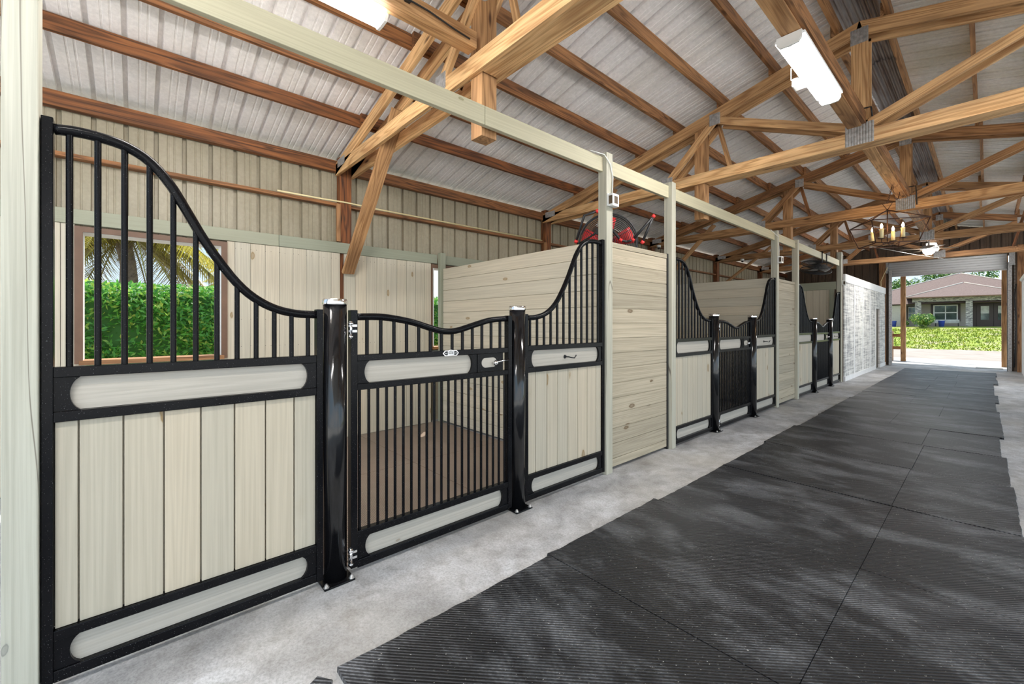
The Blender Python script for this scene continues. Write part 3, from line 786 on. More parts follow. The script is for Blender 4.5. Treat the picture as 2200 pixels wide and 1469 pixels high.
def round_post(y, label):
    r = thing('gate_post', label, 'post', (FX - .02, y, 0)); X = FX - .02
    mb = MB(); mb.lathe([(.064, .011), (.064, 1.572)], (X, y, 0), 40); mb.build('pole', 'gloss', r)
    mb = MB(); mb.lathe([(.067, 1.572), (.068, 1.578), (.068, 1.60), (.064, 1.606), (.03, 1.608)], (X, y, 0), 40); mb.build('cap', 'chrome', r)
    mb = MB(); mb.box(X - .085, X + .088, y - .085, y + .085, 0, .011); mb.build('base_plate', 'black', r, .003)
    for sx in (-1, 1):
        for sy in (-1, 1):
            mb = MB(); mb.lathe([(.017, .011), (.017, .013), (.011, .0135), (.011, .024), (.006, .0245), (.006, .03)], (X + sx * .070, y + sy * .070, 0), 8); mb.build('bolt', 'galv', r)
dn2 = 0
ST = [(-.277, .857, 2.276, 3.408), (4.787, 5.93, 7.35, 8.428), (9.737, 10.93, 12.33, 13.355)]
dn = ['first', 'middle', 'last']
for k, (a, p1, p2, bb) in enumerate(ST):
    side_panel(a, p1 - .070, False, 'black steel and cream board stall front before the hinge post of the %s gate' % dn[k], first=.07)
    round_post(p1, 'round black hinge post with a chrome cap, left of the %s gate' % dn[k])
    gate(p1 + .085, p2 - .072, 'black barred %s stall gate with a dipped top rail' % dn[k], k == 0)
    round_post(p2, 'round black latch post with a chrome cap, right of the %s gate' % dn[k])
    side_panel(p2 + .070, bb, True, 'narrow black steel and cream board stall front with a hook beside the %s gate' % dn[k], hook=True)
    mb = MB(); mb.box(FX - .05, FX, p1 + .09, p2 - .09, .0, .012); 

# ================================================================== MATS
random.seed(11)
seams = [.63, 1.93, 3.21, 4.50, 5.79, 7.03, 8.22, 9.4, 10.6, 11.8, 13.0, 14.2, 15.4, 16.6, 17.8, 19.0]
mwords = ['by the hinge post of the first gate', 'beside the latch post of the first gate', 'beside the plank wall under the fan', 'beside the pale post before the middle stall', 'beside the middle gate', 'beside the latch post of the middle gate', 'beside the second plank wall', 'beside the near corner of the last stall', 'beside the hinge post of the last gate', 'beside the last gate',
          'beside the latch post of the last gate', 'beside the near end of the woven panel wall', 'beside the middle of the woven panel wall', 'beside the woven panel wall toward its door', 'next to the roll-up door']
jx = [-.50, -.50, -.50, -.505, -.50, -.52, -.95, -.5, -.95, -.52, -.9, -.5, -.9, -.55, -.9]
for k in range(len(seams) - 1):
    y0, y1 = seams[k] + .001, seams[k + 1] - .001
    xl = -1.81 + random.uniform(-.03, .02); xr = .13 + random.uniform(-.03, .06); j = jx[k]
    for s_, (x0, x1) in enumerate(((xl, j - .0008), (j + .0008, xr))):
        mb = MB(); z = .016 + random.uniform(-.002, .003); dy = random.uniform(-.006, .006)
        n = 24; vs = []
        q0, q1 = y0 + .003 + min(0, dy) * .3, y1 - .003 - max(0, dy) * .3
        # subdivided slab with slightly ragged, gently lifted outer edge
        for a in range(n + 1):
            yy = q0 + (q1 - q0) * a / n
            ex = (random.uniform(-.004, .004))
            X0 = x0 + (ex if s_ == 0 else 0); X1 = x1 + (ex if s_ == 1 else 0)
            lift = .006 * max(0, abs(a / n - .5) * 2 - .8) * 5
            for xx, zz in ((X0, 0.0), (X0 + (.004 if s_ == 0 else .0006), z + lift * (s_ == 0)), (x0 * .5 + x1 * .5, z), (X1 - (.004 if s_ == 1 else .0006), z + lift * (s_ == 1)), (X1, 0.0)): vs.append((xx, yy, zz))
        fs = [(a * 5 + c, a * 5 + c + 1, a * 5 + c + 6, a * 5 + c + 5) for a in range(n) for c in range(4)]
        fs += [(0, 1, 2, 3, 4), tuple(n * 5 + c for c in range(5))[::-1]]
        fs += [(a * 5, a * 5 + 4, a * 5 + 9, a * 5 + 5) for a in range(n)]
        mb.add(vs, [f[::-1] for f in fs], None, .5)
        tag(mb.build('rubber_mat', 'rubber'), ('wide black ribbed aisle mat %s' if s_ == 0 else 'narrow mat paired with the wide mat %s') % mwords[k], 'mat', 'rubber aisle mats')
# small rubber scraps on the concrete by the near mat edge
mb = MB(); mb.add([(-1.83, .56, .001), (-1.79, .49, .001), (-1.73, .54, .001), (-1.77, .6, .001), (-1.83, .56, .016), (-1.79, .49, .016), (-1.73, .54, .016), (-1.77, .6, .016)], [(0, 1, 2, 3)[::-1], (4, 5, 6, 7), (0, 1, 5, 4), (1, 2, 6, 5), (2, 3, 7, 6), (3, 0, 4, 7)])
tag(mb.build('mat_scrap', 'rubber'), 'small black rubber scrap on the concrete at the bottom edge', 'scrap')
# stall mats
lab = {0: 'left', 1: 'middle', 2: 'right'}
for c in range(3):
    for d in range(2):
        mb = MB(); x0 = -5.47 + d * 1.46; y0 = -.25 + c * 1.22
        mb.box(x0, x0 + 1.455, y0, y0 + 1.215, .0005, .014, 0)
        tag(mb.build('stall_mat', 'stall_rubber', None, .003), 'brown dusty rubber mat inside the first stall, %s, %s' % ('against the back wall' if d == 0 else 'just behind the stall front', lab[c] + (' end' if c != 1 else '')), 'mat', 'mats in the first stall')

# ================================================================== LAMPS
def fluoro(x, y0, y1, z, label, box=True):
    r = thing('fluorescent_lamp', label, 'ceiling lamp', (x, (y0 + y1) / 2, z + .075))
    mb = MB(); mb.box(x - .095, x + .095, y0 + .02, y1 - .02, z + .055, z + .075); mb.box(x - .016, x + .016, y0 + .02, y1 - .02, z + .006, z + .054); mb.build('housing', 'white_metal', r)
    for sg in (-1, 1):
        q = [(.018, .054), (.018, .006), (.030, 0), (.052, .006), (.070, .026), (.074, .054)]
        pl = [(x + sg * a_, z + b_) for a_, b_ in q]
        if sg > 0: pl = pl[::-1]
        mb = MB(); mb.prism(pl, y0 + .02, y1 - .02, 1); mb.build('tube_diffuser', 'tube', r)
    pe = [(x - .080, z + .08), (x - .080, z + .03), (x - .06, z + .0), (x, z - .004), (x + .06, z + .0), (x + .080, z + .03), (x + .080, z + .08)]
    for yy in (y0, y1 - .02):
        mb = MB(); mb.prism(pe, yy, yy + .02, 1); mb.build('end_cap', 'white_plastic', r)
    if box:
        yc = (y0 + y1) / 2 + .07
        mb = MB(); mb.box(x - .165, x - .082, yc, yc + .11, z + .02, z + .09); mb.build('switch_box', 'white_plastic', r, .01)
        mb = MB(); mb.tube([(x - .10, yc - .25, z + .05), (x - .10, yc - .25, z - .05)], .003, 6); mb.build('pull_cord', 'white_plastic', r)
    return r
fluoro(PX - .05, 3.52, 4.74, 3.475, 'long white fluorescent lamp under the strongback, upper right')
fluoro(-2.75, .05, 1.27, 3.50, 'fluorescent lamp cut off by the top edge, beside the orange beam', False)
fluoro(PX - .05, 15.2, 16.42, 3.475, 'added far fluorescent lamp, out of sight under the strongback, before the last truss', False)  # added lamp, hidden from view, brightening the far bays
fluoro(PX - .05, -1.5, -.28, 3.475, 'added out-of-view fluorescent lamp under the strongback at the camera end of the aisle', False)  # added lamp behind the camera, lighting the aisle from the front

# chandelier: open tapered square lantern with four candles
CX, CY = -1.03, 8.75
r = thing('chandelier', 'open bronze lantern chandelier with four lit candle bulbs', 'chandelier', (CX, CY, 3.3))
ang = math.radians(31)
def rot2(x, y, z): return (CX + x * math.cos(ang) - y * math.sin(ang), CY + x * math.sin(ang) + y * math.cos(ang), z)
TZ, MZ, LZ = 3.24, 3.03, 2.70; a, bq = .355, .265
top = [rot2(sx * a, sy * a, MZ) for sx, sy in ((-1, -1), (1, -1), (1, 1), (-1, 1))]
lowp = [rot2(sx * bq, sy * bq, LZ) for sx, sy in ((-1, -1), (1, -1), (1, 1), (-1, 1))]
mb = MB()
for k in range(4):
    mb.tube([top[k], top[(k + 1) % 4]], .008, 6); mb.tube([lowp[k], lowp[(k + 1) % 4]], .008, 6); mb.tube([top[k], lowp[k]], .008, 6); mb.tube([top[k], (CX, CY, TZ)], .008, 6)
mb.tube([(CX, CY, TZ), (CX - .06, CY, TZ + .11), (CX + .06, CY, TZ + .11), (CX, CY, TZ)], .006, 6)
mb.build('lantern_frame', 'iron', r)
mb = MB(); mb.tube([(CX, CY, TZ), (CX, CY, LZ + .03)], .007, 8); mb.lathe([(.01, 0), (.045, .012), (.02, .03)], (CX, CY, LZ + .02), 14)
cps = []
for k in range(4):
    t = ang + math.pi / 4 + k * math.pi / 2; px, py = CX + .19 * math.cos(t), CY + .19 * math.sin(t); cps.append((px, py))
    mb.tube([(CX, CY, LZ + .03), (CX + .1 * math.cos(t), CY + .1 * math.sin(t), LZ + .0), (px, py, LZ + .03), (px, py, LZ + .075)], .006, 6)
    mb.lathe([(.012, 0), (.05, .008), (.05, .012)], (px, py, LZ + .07), 14)
mb.build('candle_arms', 'iron', r)
for px, py in cps:
    mb = MB(); mb.lathe([(.024, 0), (.024, .15), (.018, .155)], (px, py, LZ + .082), 14); c_ = mb.build('candle', 'candle', r)
    mb = MB(); mb.lathe([(.008, 0), (.017, .02), (.016, .04), (.004, .075)], (px, py, LZ + .238), 12); mb.build('bulb', 'bulb', c_)
mb = MB(); p0 = Vector((CX, CY, TZ + .11)); ends = [(PX - .04, 8.55, 3.555)]
def chain(p0, p1, sag, n):
    for k in range(n):
        t = (k + .5) / n; c_ = Vector(p0).lerp(Vector(p1), t); c_.z -= sag * 4 * t * (1 - t)
        t2 = t + .01; d = (Vector(p0).lerp(Vector(p1), t2) - Vector((0, 0, sag * 4 * t2 * (1 - t2))) - c_).normalized()
        s1 = Vector((0, 1, 0)) if k % 2 else Vector((1, 0, 0)); s1 = (s1 - d * s1.dot(d)).normalized()
        mb.tube([c_ + d * .024 * math.cos(q) + s1 * .011 * math.sin(q) for q in [i_ * math.pi / 5 for i_ in range(10)]], .0032, 6, closed=True)
chain((CX, CY, TZ + .11), (PX - .04, 8.45, 3.535), .0, 9); chain((PX - .04, 8.45, 3.535), (PX + .0, 8.9, 3.53), .16, 12)
o = mb.build('chain', 'iron', r)

# ceiling fan lamp near the door
r = thing('ceiling_fan', 'small ceiling fan with a glowing lamp before the roll-up door', 'fan', (-.95, 14.6, 3.4))
mb = MB(); mb.tube([(-.95, 14.6, 3.56), (-.95, 14.6, 3.40)], .015, 8); mb.lathe([(.05, 0), (.16, .02), (.16, .05), (.10, .10)], (-.95, 14.6, 3.30), 20); mb.build('motor', 'galv', r)
for k in range(4):
    t = k * math.pi / 2 + .5; d = Vector((math.cos(t), math.sin(t), 0)); mb = MB(); mb.beam(Vector((-.95, 14.6, 3.33)) + d * .12, Vector((-.95, 14.6, 3.33)) + d * .55, .11, .008, d.cross(Vector((0, 0, 1)))); mb.build('blade', 'dark_brown', r)
mb = MB(); mb.lathe([(.05, -.12), (.10, -.07), (.11, -.02), (.05, 0)], (-.95, 14.6, 3.30), 20); mb.build('lamp_shade', 'ledlamp', r)

# ================================================================== FANS, BOXES, CAMERAS
def drum_fan(c, axis, R, label, red=True, name='drum_fan'):
    r = thing(name, label, 'fan', c); c = Vector(c); ax = Vector(axis).normalized()
    u = ax.orthogonal().normalized(); u = (Vector((0, 0, 1)) - ax * ax.z).normalized(); v = ax.cross(u)
    ring = lambda rad, off, n=40: [c + ax * off + (u * math.cos(2 * math.pi * k / n) + v * math.sin(2 * math.pi * k / n)) * rad for k in range(n)]
    mb = MB(); mb.tube(ring(R, .07), .009, 8, closed=True); mb.tube(ring(R, -.07), .009, 8, closed=True)
    for k in range(16):
        for off in (.10, -.10):
            mb.tube(ring(R * (k + 1.5) / 17.5, off - math.copysign(.03, off) * ((k + 1.5) / 17.5) ** 3, 32), .0034, 4, closed=True)
    for k in range(6):
        t = math.pi * k / 3
        for off in (.10, -.10):
            d = u * math.cos(t) + v * math.sin(t); mb.tube([c + ax * off, c + ax * off + d * R * .7, c + ax * off * .7 + d * R], .004, 5)
    mb.build('cage', 'dark', r)
    mb = MB(); n = 5
    for k in range(n):
        t0 = 2 * math.pi * k / n; vs = []
        for i_ in range(7):
            for j_ in range(4):
                rr = R * (.14 + .78 * j_ / 3); t = t0 + (i_ / 6 - .5) * (.95 - .1 * j_)
                vs.append(c + (u * math.cos(t) + v * math.sin(t)) * rr + ax * (.04 * (i_ / 6 - .5)))
        mb.add(vs, [(i_ * 4 + j_, i_ * 4 + j_ + 1, i_ * 4 + j_ + 5, i_ * 4 + j_ + 4) for i_ in range(6) for j_ in range(3)], None, .5, True)
    b_ = mb.build('blade', 'red' if red else 'galv', r); sm_ = b_.modifiers.new('thickness', 'SOLIDIFY'); sm_.thickness = .004
    mb = MB(); mb.lathe([(.05, -.06), (.055, 0), (.05, .06)], c, 18, .5, ax); mb.build('hub', 'dark', r)
    return r, u, v, ax
fc = (-2.86, 4.0, 2.38)
fr, u, v, ax = drum_fan(fc, (.62, -.78, -.12), .32, 'round caged fan with red blades above the plank wall')
from mathutils import Vector as V_
fcv = Vector(fc)
mb = MB()
T1 = [fcv + ax * .16 + v * -s_[0] + u * s_[1] for s_ in ((-.35, .02), (-.26, .30), (-.12, .34), (.13, .02), (.20, .0), (.26, .02), (.47, .26), (.36, -.01))]
mb.tube(T1[:3], .014, 8); mb.tube(T1[2:5], .014, 8); mb.tube(T1[4:6], .014, 8); mb.tube(T1[5:7], .014, 8); mb.tube([T1[6], T1[7]], .014, 8); mb.tube([T1[0], fcv + v * .33], .01, 8); mb.tube([T1[7], fcv - v * .33], .01, 8)
mb.build('stand', 'dark', fr)
for p in (T1[0], T1[2], T1[3], T1[5], T1[6], T1[7]):
    mb = MB(); mb.lathe([(.018, -.018), (.02, 0), (.018, .018)], p, 10, .5, (v + u * .8)); mb.build('end_cap', 'red', fr)
mb = MB(); mb.box(-2.60, -2.551, 3.44, 3.50, 2.36, 2.42); mb.tube([(-2.60, 3.47, 2.39), fcv + v * .33], .01, 8); mb.build('mount_bracket', 'dark', fr)
hf, u2, v2, ax2 = drum_fan((-2.62, 11.75, 2.78), (.25, -.35, .9), .30, 'round grey caged fan tilted flat, hanging from the header beam of the last stall', False)
mb = MB(); mb.tube([(-2.60, 11.6, 2.83), (-2.475, 11.6, 2.86), (-2.475, 11.6, 3.105), (-2.55, 11.6, 3.105)], .012, 6); mb.tube([(-2.60, 12.0, 2.77), (-2.475, 12.0, 2.82), (-2.475, 12.0, 3.105), (-2.55, 12.0, 3.105)], .012, 6); mb.build('hanger', 'dark', hf)

def ctrl(y, z, label, s=1):
    r = thing('control_box', label, 'control box', (-2.45, y, z))
    mb = MB(); mb.box(-2.449, -2.437, y - .05, y + .055, z - .055 * s, z + .065 * s); mb.build('back_plate', 'white_plastic', r, .002)
    mb = MB(); mb.box(-2.437, -2.385, y - .04, y + .065, z - .06 * s, z + .06 * s); mb.build('housing', 'white_plastic', r, .004)
    mb = MB(); mb.box(-2.385, -2.383, y - .015, y + .040, z - .035 * s, z + .035 * s); mb.box(-2.43, -2.39, y - .0415, y - .040, z - .04 * s, z + .04 * s); mb.build('dial_window', 'dark_brown', r)
ctrl(3.46, 2.665, 'white thermostat box on the post beside the red fan')
ctrl(8.48, 2.60, 'white control box on the post beyond the middle stall')
ctrl(13.5, 2.52, 'small white box on the brown post beside the woven panel wall')
for c_, l in (((-5.30, 9.50, 3.36), 'white dome camera under the left end of the third truss'), ((-4.77, 13.30, 3.36), 'white dome camera under the left end of the fourth truss')):
    r = thing('dome_camera', l, 'camera', c_)
    mb = MB(); mb.lathe([(.045, 0.026), (.05, .01), (.05, -.01), (.045, -.03)], c_, 20); mb.build('base', 'white_plastic', r)
    mb = MB(); mb.lathe([(.036, -.03), (.034, -.05), (.022, -.066), (.005, -.072)], c_, 20); mb.build('lens', 'dark', r)

# cords and conduit
mb = MB(); mb.tube([(-2.483, 3.20, 3.10), (-2.44, 3.36, 3.09), (-2.44, 3.46, 3.02), (-2.44, 3.50, 2.9), (-2.44, 3.49, 2.735)], .005, 6); tag(mb.build('white_cord', 'white_plastic'), 'thin white cord running down the post to the thermostat box by the red fan', 'cord')
mb = MB(); mb.tube([(-2.485, 8.2, 3.10), (-2.44, 8.46, 3.0), (-2.44, 8.49, 2.8), (-2.44, 8.49, 2.665)], .005, 6); tag(mb.build('white_cord', 'white_plastic'), 'thin white cord running down to the control box beyond the middle stall', 'cord')
mb = MB(); pts = [(-2.535, .6, 3.62), (-2.53, 1.2, 3.60), (-2.535, 1.5, 3.60), (-2.53, 1.7, 3.57), (-2.53, 1.84, 3.56)]; mb.tube(pts, .006, 6); mb.box(-2.549, -2.53, 1.32, 1.36, 3.585, 3.62); tag(mb.build('cable', 'cable'), 'black cable clipped along the side of the orange lamp beam', 'cable')
mb = MB(); mb.tube([(-2.42, 1.2, 3.75), (-2.36, 1.55, 3.72), (-2.3, 1.80, 3.70), (-2.18, 1.86, 3.72), (-2.0, 1.87, 3.82), (-1.7, 1.87, 3.95)], .013, 8); tag(mb.build('conduit', 'conduit'), 'bent grey conduit looping at the top of the first truss', 'conduit')
mb = MB(); mb.tube([(PX + .0, 5.714, 3.71), (PX + .03, 5.70, 3.725), (PX + .10, 5.70, 3.72), (PX + .11, 5.71, 3.62)], .008, 6); tag(mb.build('cable', 'cable'), 'black cable looped around the king post of the second truss', 'cable')
mb = MB(); mb.tube([(PX + .0, 9.524, 3.71), (PX + .03, 9.51, 3.725), (PX + .13, 9.50, 3.72), (PX + .135, 9.52, 3.62), (PX + .14, 9.53, 3.42)], .008, 6); tag(mb.build('cable', 'cable'), 'black cable looped around the king post of the third truss', 'cable')
mb = MB(); mb.tube([(-1.9, 13.3, 3.36), (-1.2, 15, 3.25), (-.6, 16.5, 3.2), (.0, 18, 3.35)], .006, 6); tag(mb.build('cord', 'conduit'), 'pale cord sagging under the far trusses toward the roll-up door', 'cord')

# ================================================================== FAR END
r = thing('panel_wall', 'pale woven-textured panel wall with white trim beyond the stalls', 'wall', (-2.43, 17, 0))
mb = MB(); mb.box(-2.47, -2.43, 13.60, 18.15, .12, 2.55, 2); mb.box(-2.47, -2.43, 18.95, 20.1, .12, 2.55, 2); mb.box(-2.47, -2.43, 18.15, 18.95, 1.98, 2.55, 2); mb.build('woven_panel', 'woven', r)
mb = MB(); mb.box(-2.475, -2.41, 13.60, 20.1, 2.55, 2.76); mb.box(-2.47, -2.415, 13.60, 18.15, 0.0, .12); mb.box(-2.47, -2.415, 18.95, 20.1, 0.0, .12)
for y in (14.75, 15.95, 17.1): mb.box(-2.43, -2.42, y, y + .09, .12, 2.55)
mb.box(-2.43, -2.415, 18.05, 18.15, .12, 2.0); mb.build('white_trim', 'white_panel', r)
mb = MB(); mb.box(-2.50, -2.475, 18.16, 18.94, .0, 1.975); mb.build('door_panel', 'dark_brown', r)
r = thing('tack_room_wall', 'white wall at the right edge beside the roll-up door', 'wall', (.74, 19, 0))
mb = MB(); mb.box(.70, .78, 16.5, 19.95, 0, 2.75); mb.build('panel', 'white_panel', r)
mb = MB(); mb.tube([(.70, 19.6, 2.78), (.70, 16.5, 2.78)], .055, 10); mb.build('top_roll', 'white_plastic', r)
# door jamb posts and door hardware
for x0, x1, l in ((-2.60, -2.42, 'brown timber jamb post left of the roll-up door'), (.62, .80, 'brown timber jamb post right of the roll-up door')):
    mb = MB(); mb.box(x0, x1, 20.14, 20.30, 0, 3.9, 2, .25); tag(mb.build('door_jamb_post', 'timber', None, .005), l, 'post')
d = thing('door_1', None, None, (PX, 20.35, 3.2)); struct(d)
mb = MB(); n = 18; vs = []
for k in range(n * 4 + 1):
    z = 3.20 + .48 * k / (n * 4); o_ = .012 * math.sin(k / (n * 4) * 6 * 2 * math.pi)
    vs += [(-2.36, 20.34 + o_, z), (.42, 20.34 + o_, z)]
mb.add(vs, [(2 * k, 2 * k + 1, 2 * k + 3, 2 * k + 2) for k in range(n * 4)], None, .5, True); cu = mb.build('door_curtain', 'white_metal', d)
sm_ = cu.modifiers.new('thickness', 'SOLIDIFY'); sm_.thickness = .003
mb = MB(); mb.box(-2.36, .42, 20.32, 20.37, 3.165, 3.20); mb.build('bottom_bar', 'galv', d)
for x0 in (-2.36, .42):
    mb = MB(); mb.box(x0 - .0, x0 + .012, 20.26, 20.40, 0, 3.4); mb.box(x0, x0 + .10, 20.26, 20.272, 0, 3.4); k_ = mb.build('door_track', 'galv', d)
    mb = MB()
    for k in range(22): mb.lathe([(.008, 0), (.008, .003)], (x0 + .06, 20.26, .12 + k * .15), 8, .5, (0, -1, 0))
    mb.build('track_bolts', 'dark', k_)
mb = MB(); mb.box(-2.5, -2.37, 20.2, 20.34, 3.3, 3.75); mb.box(.46, .58, 20.2, 20.34, 3.3, 3.75); mb.build('door_bracket', 'galv', d)
mb = MB()
for k in range(60):
    c_ = Vector((.575, 20.22, .25 + k * .052)); s1 = Vector((1, 0, 0)) if k % 2 else Vector((0, 1, 0))
    mb.tube([c_ + Vector((0, 0, 1)) * .028 * math.cos(q) + s1 * .011 * math.sin(q) for q in [i_ * math.pi / 4 for i_ in range(8)]], .004, 5, closed=True)
tag(mb.build('door_chain', 'galv'), 'hanging pull chain on the right side of the roll-up door', 'chain')
mb = MB(); mb.tube([(.60, 20.1, 2.7), (.56, 20.05, 2.3), (.60, 20.06, 1.6), (.58, 20.08, .7), (.56, 20.1, .15)], .018, 8); tag(mb.build('hose', 'cable'), 'dark hose hanging on the post right of the roll-up door', 'hose')
for pts, l in (([(-2.35, 20.0, 3.5), (-2.52, 19.9, 3.0), (-2.5, 19.8, 2.78)], 'curved cream cord above the woven panel wall, nearest the door'),):
    mb = MB(); mb.tube(pts, .012, 6); tag(mb.build('cord', 'candle'), l, 'cord')
# porch posts outside
for x0, y0, l, lowz in ((-2.31, 23.0, 'weathered timber porch post outside the doorway, left', 0), (.34, 22.4, 'weathered timber porch post outside the doorway, right', 0)):
    mb = MB(); mb.box(x0, x0 + .15, y0, y0 + .15, -.01, ztop(x0) - .05, 2, .5); tag(mb.build('porch_post', 'timber', None, .006), l, 'post')
mb = MB(); mb.beam((-2.55, 23.08, .52), (-2.32, 23.08, .52), .04, .12, (0, 1, 0), .4); mb.beam((-2.55, 23.08, 1.02), (-2.32, 23.08, 1.02), .04, .12, (0, 1, 0), .4); mb.box(-2.75, -2.55, 22.9, 23.3, .0, 1.2, 2, .3)
tag(mb.build('fence_stub', 'timber'), 'short rail fence stub beside the left porch post', 'fence')
mb = MB(); mb.box(-.25, .35, 21.2, 21.9, -.011, .006); tag(mb.build('door_mat', 'conduit'), 'grey rectangular doormat outside at the right of the doorway', 'mat')

# ================================================================== OUTSIDE
def leaves(mb, n, fn, size, tfn=None, aspect=.55):
    for _ in range(n):
        p, nrm = fn(); nrm = (nrm + Vector((random.gauss(0, .5), random.gauss(0, .5), random.gauss(0, .5)))).normalized()
        a = nrm.orthogonal().normalized(); a.rotate(Matrix.Rotation(random.uniform(0, 6.28), 3, nrm)); b_ = nrm.cross(a)
        s = size * random.uniform(.6, 1.3); mb.quad(p, a * s, b_ * s * aspect, (tfn(p) if tfn else random.random() ** 1.3))
random.seed(21)
hd = thing('hedge', 'dense bright green hedge outside the left window', 'hedge', (-9.2, 0, -.2))
mb = MB(); mb.box(-10.0, -8.75, -4.5, 9, -.2, 1.93); mb.build('branches', 'leafcore', hd)
mb = MB()
def hf_():
    y = random.uniform(-3.2, 6.0) if random.random() < .9 else random.uniform(-4.5, 9)
    if random.random() < .75:
        z = random.uniform(.2, 2.08); return Vector((-8.72 + random.uniform(-.10, .12) + .08 * math.sin(y * 3 + z * 4), y, z)), Vector((1, 0, .5))
    return Vector((random.uniform(-9.9, -8.7), y, 1.98 + random.uniform(-.08, .14))), Vector((.4, 0, 1))
leaves(mb, 34000, hf_, .046, None, .6); mb.build('foliage', 'hedge', hd)
def palm(c, R, n, label, trunk=.2, H=None):
    r = thing('palm_tree', label, 'palm tree', (c[0], c[1], -.2)); c = Vector(c)
    mb = MB(); k = 10; mb.tube([(c.x + .05 * math.sin(i * 2), c.y + .05 * math.cos(i * 1.7), -.2 + (c.z + .2) * i / k) for i in range(k + 1)], [trunk * (1.3 - .4 * i / k + .1 * (i % 2)) for i in range(k + 1)], 12)
    mb.build('trunk', 'bark', r)
    for i in range(n):
        a = 2.4 * i; el = 1.1 - 1.7 * (i / n); d = Vector((math.cos(a), math.sin(a), 0)); mb = MB(); P = []
        for s in range(13):
            t = s / 12; P.append(c + d * R * (math.cos(el) * t + .1 * t) + Vector((0, 0, R * (math.sin(el) * t - .75 * t * t))))
        mb.tube(P, [.025 * (1 - .8 * s / 12) for s in range(13)], 5, tint=.4)
        brown = random.random() ** 2 if i < n * .55 else 0
        sidev = d.cross(Vector((0, 0, 1)))
        for s in range(1, 60):
            t = s / 60; f = t * 12; j = min(int(f), 11); p = P[j].lerp(P[j + 1], f - j); L = R * .30 * math.sin(math.pi * min(.95, t * .85 + .12))
            for sg in (-1, 1):
                tip = p + sidev * sg * L * .65 + d * L * .3 + Vector((0, 0, -L * random.uniform(.5, .9)))
                w = d * .022; mb.add([p - w, p + w, tip], [(0, 1, 2)], None, min(1, max(0, random.uniform(.55, 1) - (0 if i < n * .6 else .5))))
        mb.build('frond', 'palm', r)
palm((-14.2, -.15, 3.75), 2.6, 34, 'palm tree with drooping yellow and brown fronds behind the hedge', .16)
palm((-19, 2.6, 3.0), 1.0, 14, 'small distant palm crown poking above the hedge', .12)
def canopy(name, c, R, n, label, size=.25, key='tree', trunk=True, cat='tree', base=-.2, flat=.8):
    r = thing(name, label, cat, (c[0], c[1], base)); c = Vector(c)
    if trunk:
        mb = MB(); mb.tube([(c.x, c.y, base), (c.x + .1, c.y, c.z * .5), (c.x, c.y, c.z)], [R * .12, R * .09, R * .05], 8); mb.build('trunk', 'bark', r)
    bl = [(c + Vector((random.gauss(0, R * .42), random.gauss(0, R * .42), random.gauss(0, R * .3 * flat))), R * random.uniform(.35, .55)) for _ in range(12)]
    def fn():
        b_, rr = random.choice(bl); n_ = Vector((random.gauss(0, 1), random.gauss(0, 1), random.gauss(0, 1))).normalized(); return b_ + n_ * rr * random.uniform(.6, 1), n_
    mb = MB(); leaves(mb, n, fn, size); mb.build('foliage', key, r)
canopy('tree', (-12.6, 2.75, 2.7), 0.7, 2500, 'leafy tree behind the hedge at the right of the window', .10)
for c_, R, l in (((-9.6, 92, 6.6), 3.6, 'green tree behind the roof of the house, beside the porch post outside the doorway'), ((-4.4, 104, 8.4), 4, 'green tree crown above the middle of the house roof'), ((3.6, 92, 6.4), 2.6, 'green tree behind the lower slope of the house roof')):
    canopy('tree', c_, R, 5000, l, .26, base=1.25)

# house beyond the lawn
HB = 1.28
r = thing('house', 'single-storey house with a brown hip roof and stone porch columns beyond the lawn', 'house', (-2, 56, HB))
def part(nm, key, fn, par=None):
    mb = MB(); fn(mb); return mb.build(nm, key, par or r)
part('wall', 'stucco', lambda m_: (m_.box(-9.2, 6, 57, 57.2, HB - .3, 3.75), m_.box(-9.2, -5.25, 55.2, 55.4, HB - .3, 3.3)))
part('porch_beam', 'stone', lambda m_: m_.box(-4.7, 6, 54.9, 55.2, 3.55, 3.92))
for x in (-4.5, -1.24, 2.0): part('porch_column', 'stone', lambda m_: m_.box(x, x + .42, 54.85, 55.25, HB - .1, 3.6))
def hip(m_, x0, x1, y0, y1, z0, apx, apx2, ay, az, o=.0):
    vs = [(x0, y0, z0), (x1, y0, z0), (x1, y1, z0), (x0, y1, z0), (apx, ay, az), (apx2, ay, az)]
    m_.add(vs, [(0, 1, 5, 4), (1, 2, 5), (2, 3, 4, 5), (3, 0, 4), (0, 3, 2, 1)], None, .5)
part('front_roof', 'shingle', lambda m_: hip(m_, -5.2, 2.4, 54.2, 62, 3.98, -1.5, -1.4, 58, 5.38))
part('main_roof', 'shingle', lambda m_: hip(m_, -11, 6.5, 54.9, 70, 3.4, -1.9, -1.75, 62, 6.6))
def caps(m_, pts):
    for a_, b_ in pts: m_.tube([a_, b_], .05, 6)
part('ridge_tiles', 'stucco', lambda m_: caps(m_, [((-5.2, 54.2, 4.0), (-1.5, 58, 5.40)), ((2.4, 54.2, 4.0), (-1.4, 58, 5.40)), ((-11, 54.9, 3.42), (-1.9, 62, 6.62)), ((6.5, 54.9, 3.42), (-1.75, 62, 6.62))]))
part('fascia', 'trim_brown', lambda m_: m_.box(-5.2, 2.4, 54.17, 54.2, 3.90, 3.99))
f = part('window', 'dark_door', lambda m_: m_.box(-3.55, -1.62, 56.93, 57, 1.75, 3.42))
part('window_sash', 'white_panel', lambda m_: (m_.box(-3.40, -1.78, 56.89, 56.93, 1.85, 3.30)), f)
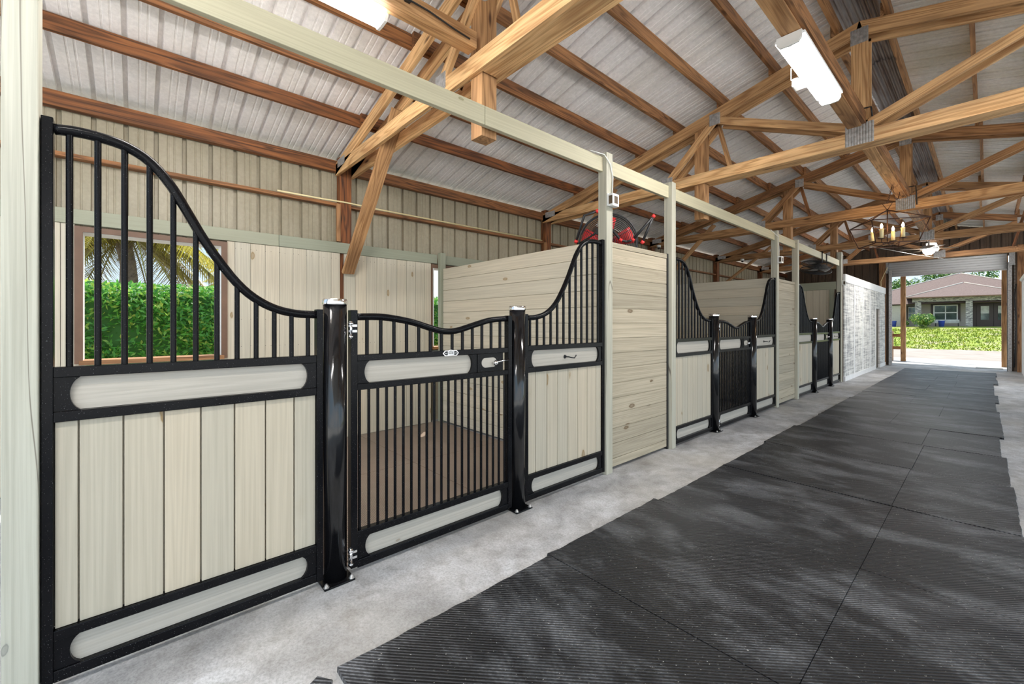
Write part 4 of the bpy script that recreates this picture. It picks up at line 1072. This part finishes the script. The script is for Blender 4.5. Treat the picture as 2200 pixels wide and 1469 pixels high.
part('pane', 'glass', lambda m_: [m_.box(a_, a_ + .68, 56.87, 56.89, z_, z_ + .6) for a_ in (-3.30, -2.54) for z_ in (1.93, 2.62)], f)
f = part('window', 'dark_door', lambda m_: m_.box(-5.2, -4.55, 56.93, 57, 1.95, 3.3))
part('window_sash', 'white_panel', lambda m_: m_.box(-5.15, -4.62, 56.89, 56.93, 2.0, 3.2), f)
part('pane', 'glass', lambda m_: [m_.box(a_, a_ + .2, 56.87, 56.89, z_, z_ + .5) for a_ in (-5.1, -4.86) for z_ in (2.05, 2.62)], f)
part('door_surround', 'dark_door', lambda m_: m_.box(-.85, 1.5, 56.9, 57, HB, 3.55))
for x in (-.6, .42):
    d_ = part('front_door', 'dark_door', lambda m_: m_.box(x, x + .98, 56.82, 56.9, HB + .02, 3.3))
    part('pane', 'pane_white', lambda m_: m_.box(x + .24, x + .74, 56.79, 56.82, 2.45, 3.12), d_)
    part('pane', 'glass', lambda m_: m_.box(x + .24, x + .74, 56.79, 56.82, 1.88, 2.44), d_)
canopy('bush', (-3.78, 52.9, 2.02), .95, 5000, 'round yellow-green bush in front of the house window', .07, 'shrub', False, 'bush', HB, .9)
canopy('shrub', (-5.1, 54.3, 1.6), .28, 900, 'dark spiky shrub at the left porch column of the house', .10, 'tree', False, 'shrub', HB)
for x, l in ((-5.95, 'blue bin at the left corner of the house'), (-2.72, 'blue bin below the house window beside the bench')):
    mb = MB(); mb.lathe([(.17, 0), (.22, .5), (.24, .52), (.24, .55)], (x, 54.35, HB - .02), 14); tag(mb.build('bin', 'blue'), l, 'bin')
r = thing('bench', 'pale blue-grey bench under the house window', 'bench', (-2.2, 55.7, HB))
mb = MB(); mb.box(-3.3, -1.65, 55.6, 55.95, 1.60, 1.66); mb.build('seat', 'pane_white', r)
mb = MB(); mb.box(-3.3, -1.65, 55.95, 56.0, 1.7, 1.9); mb.build('backrest', 'pane_white', r)
for x in (-3.2, -1.75): mb = MB(); mb.box(x, x + .06, 55.62, 55.9, HB, 1.60); mb.build('leg', 'dark', r)
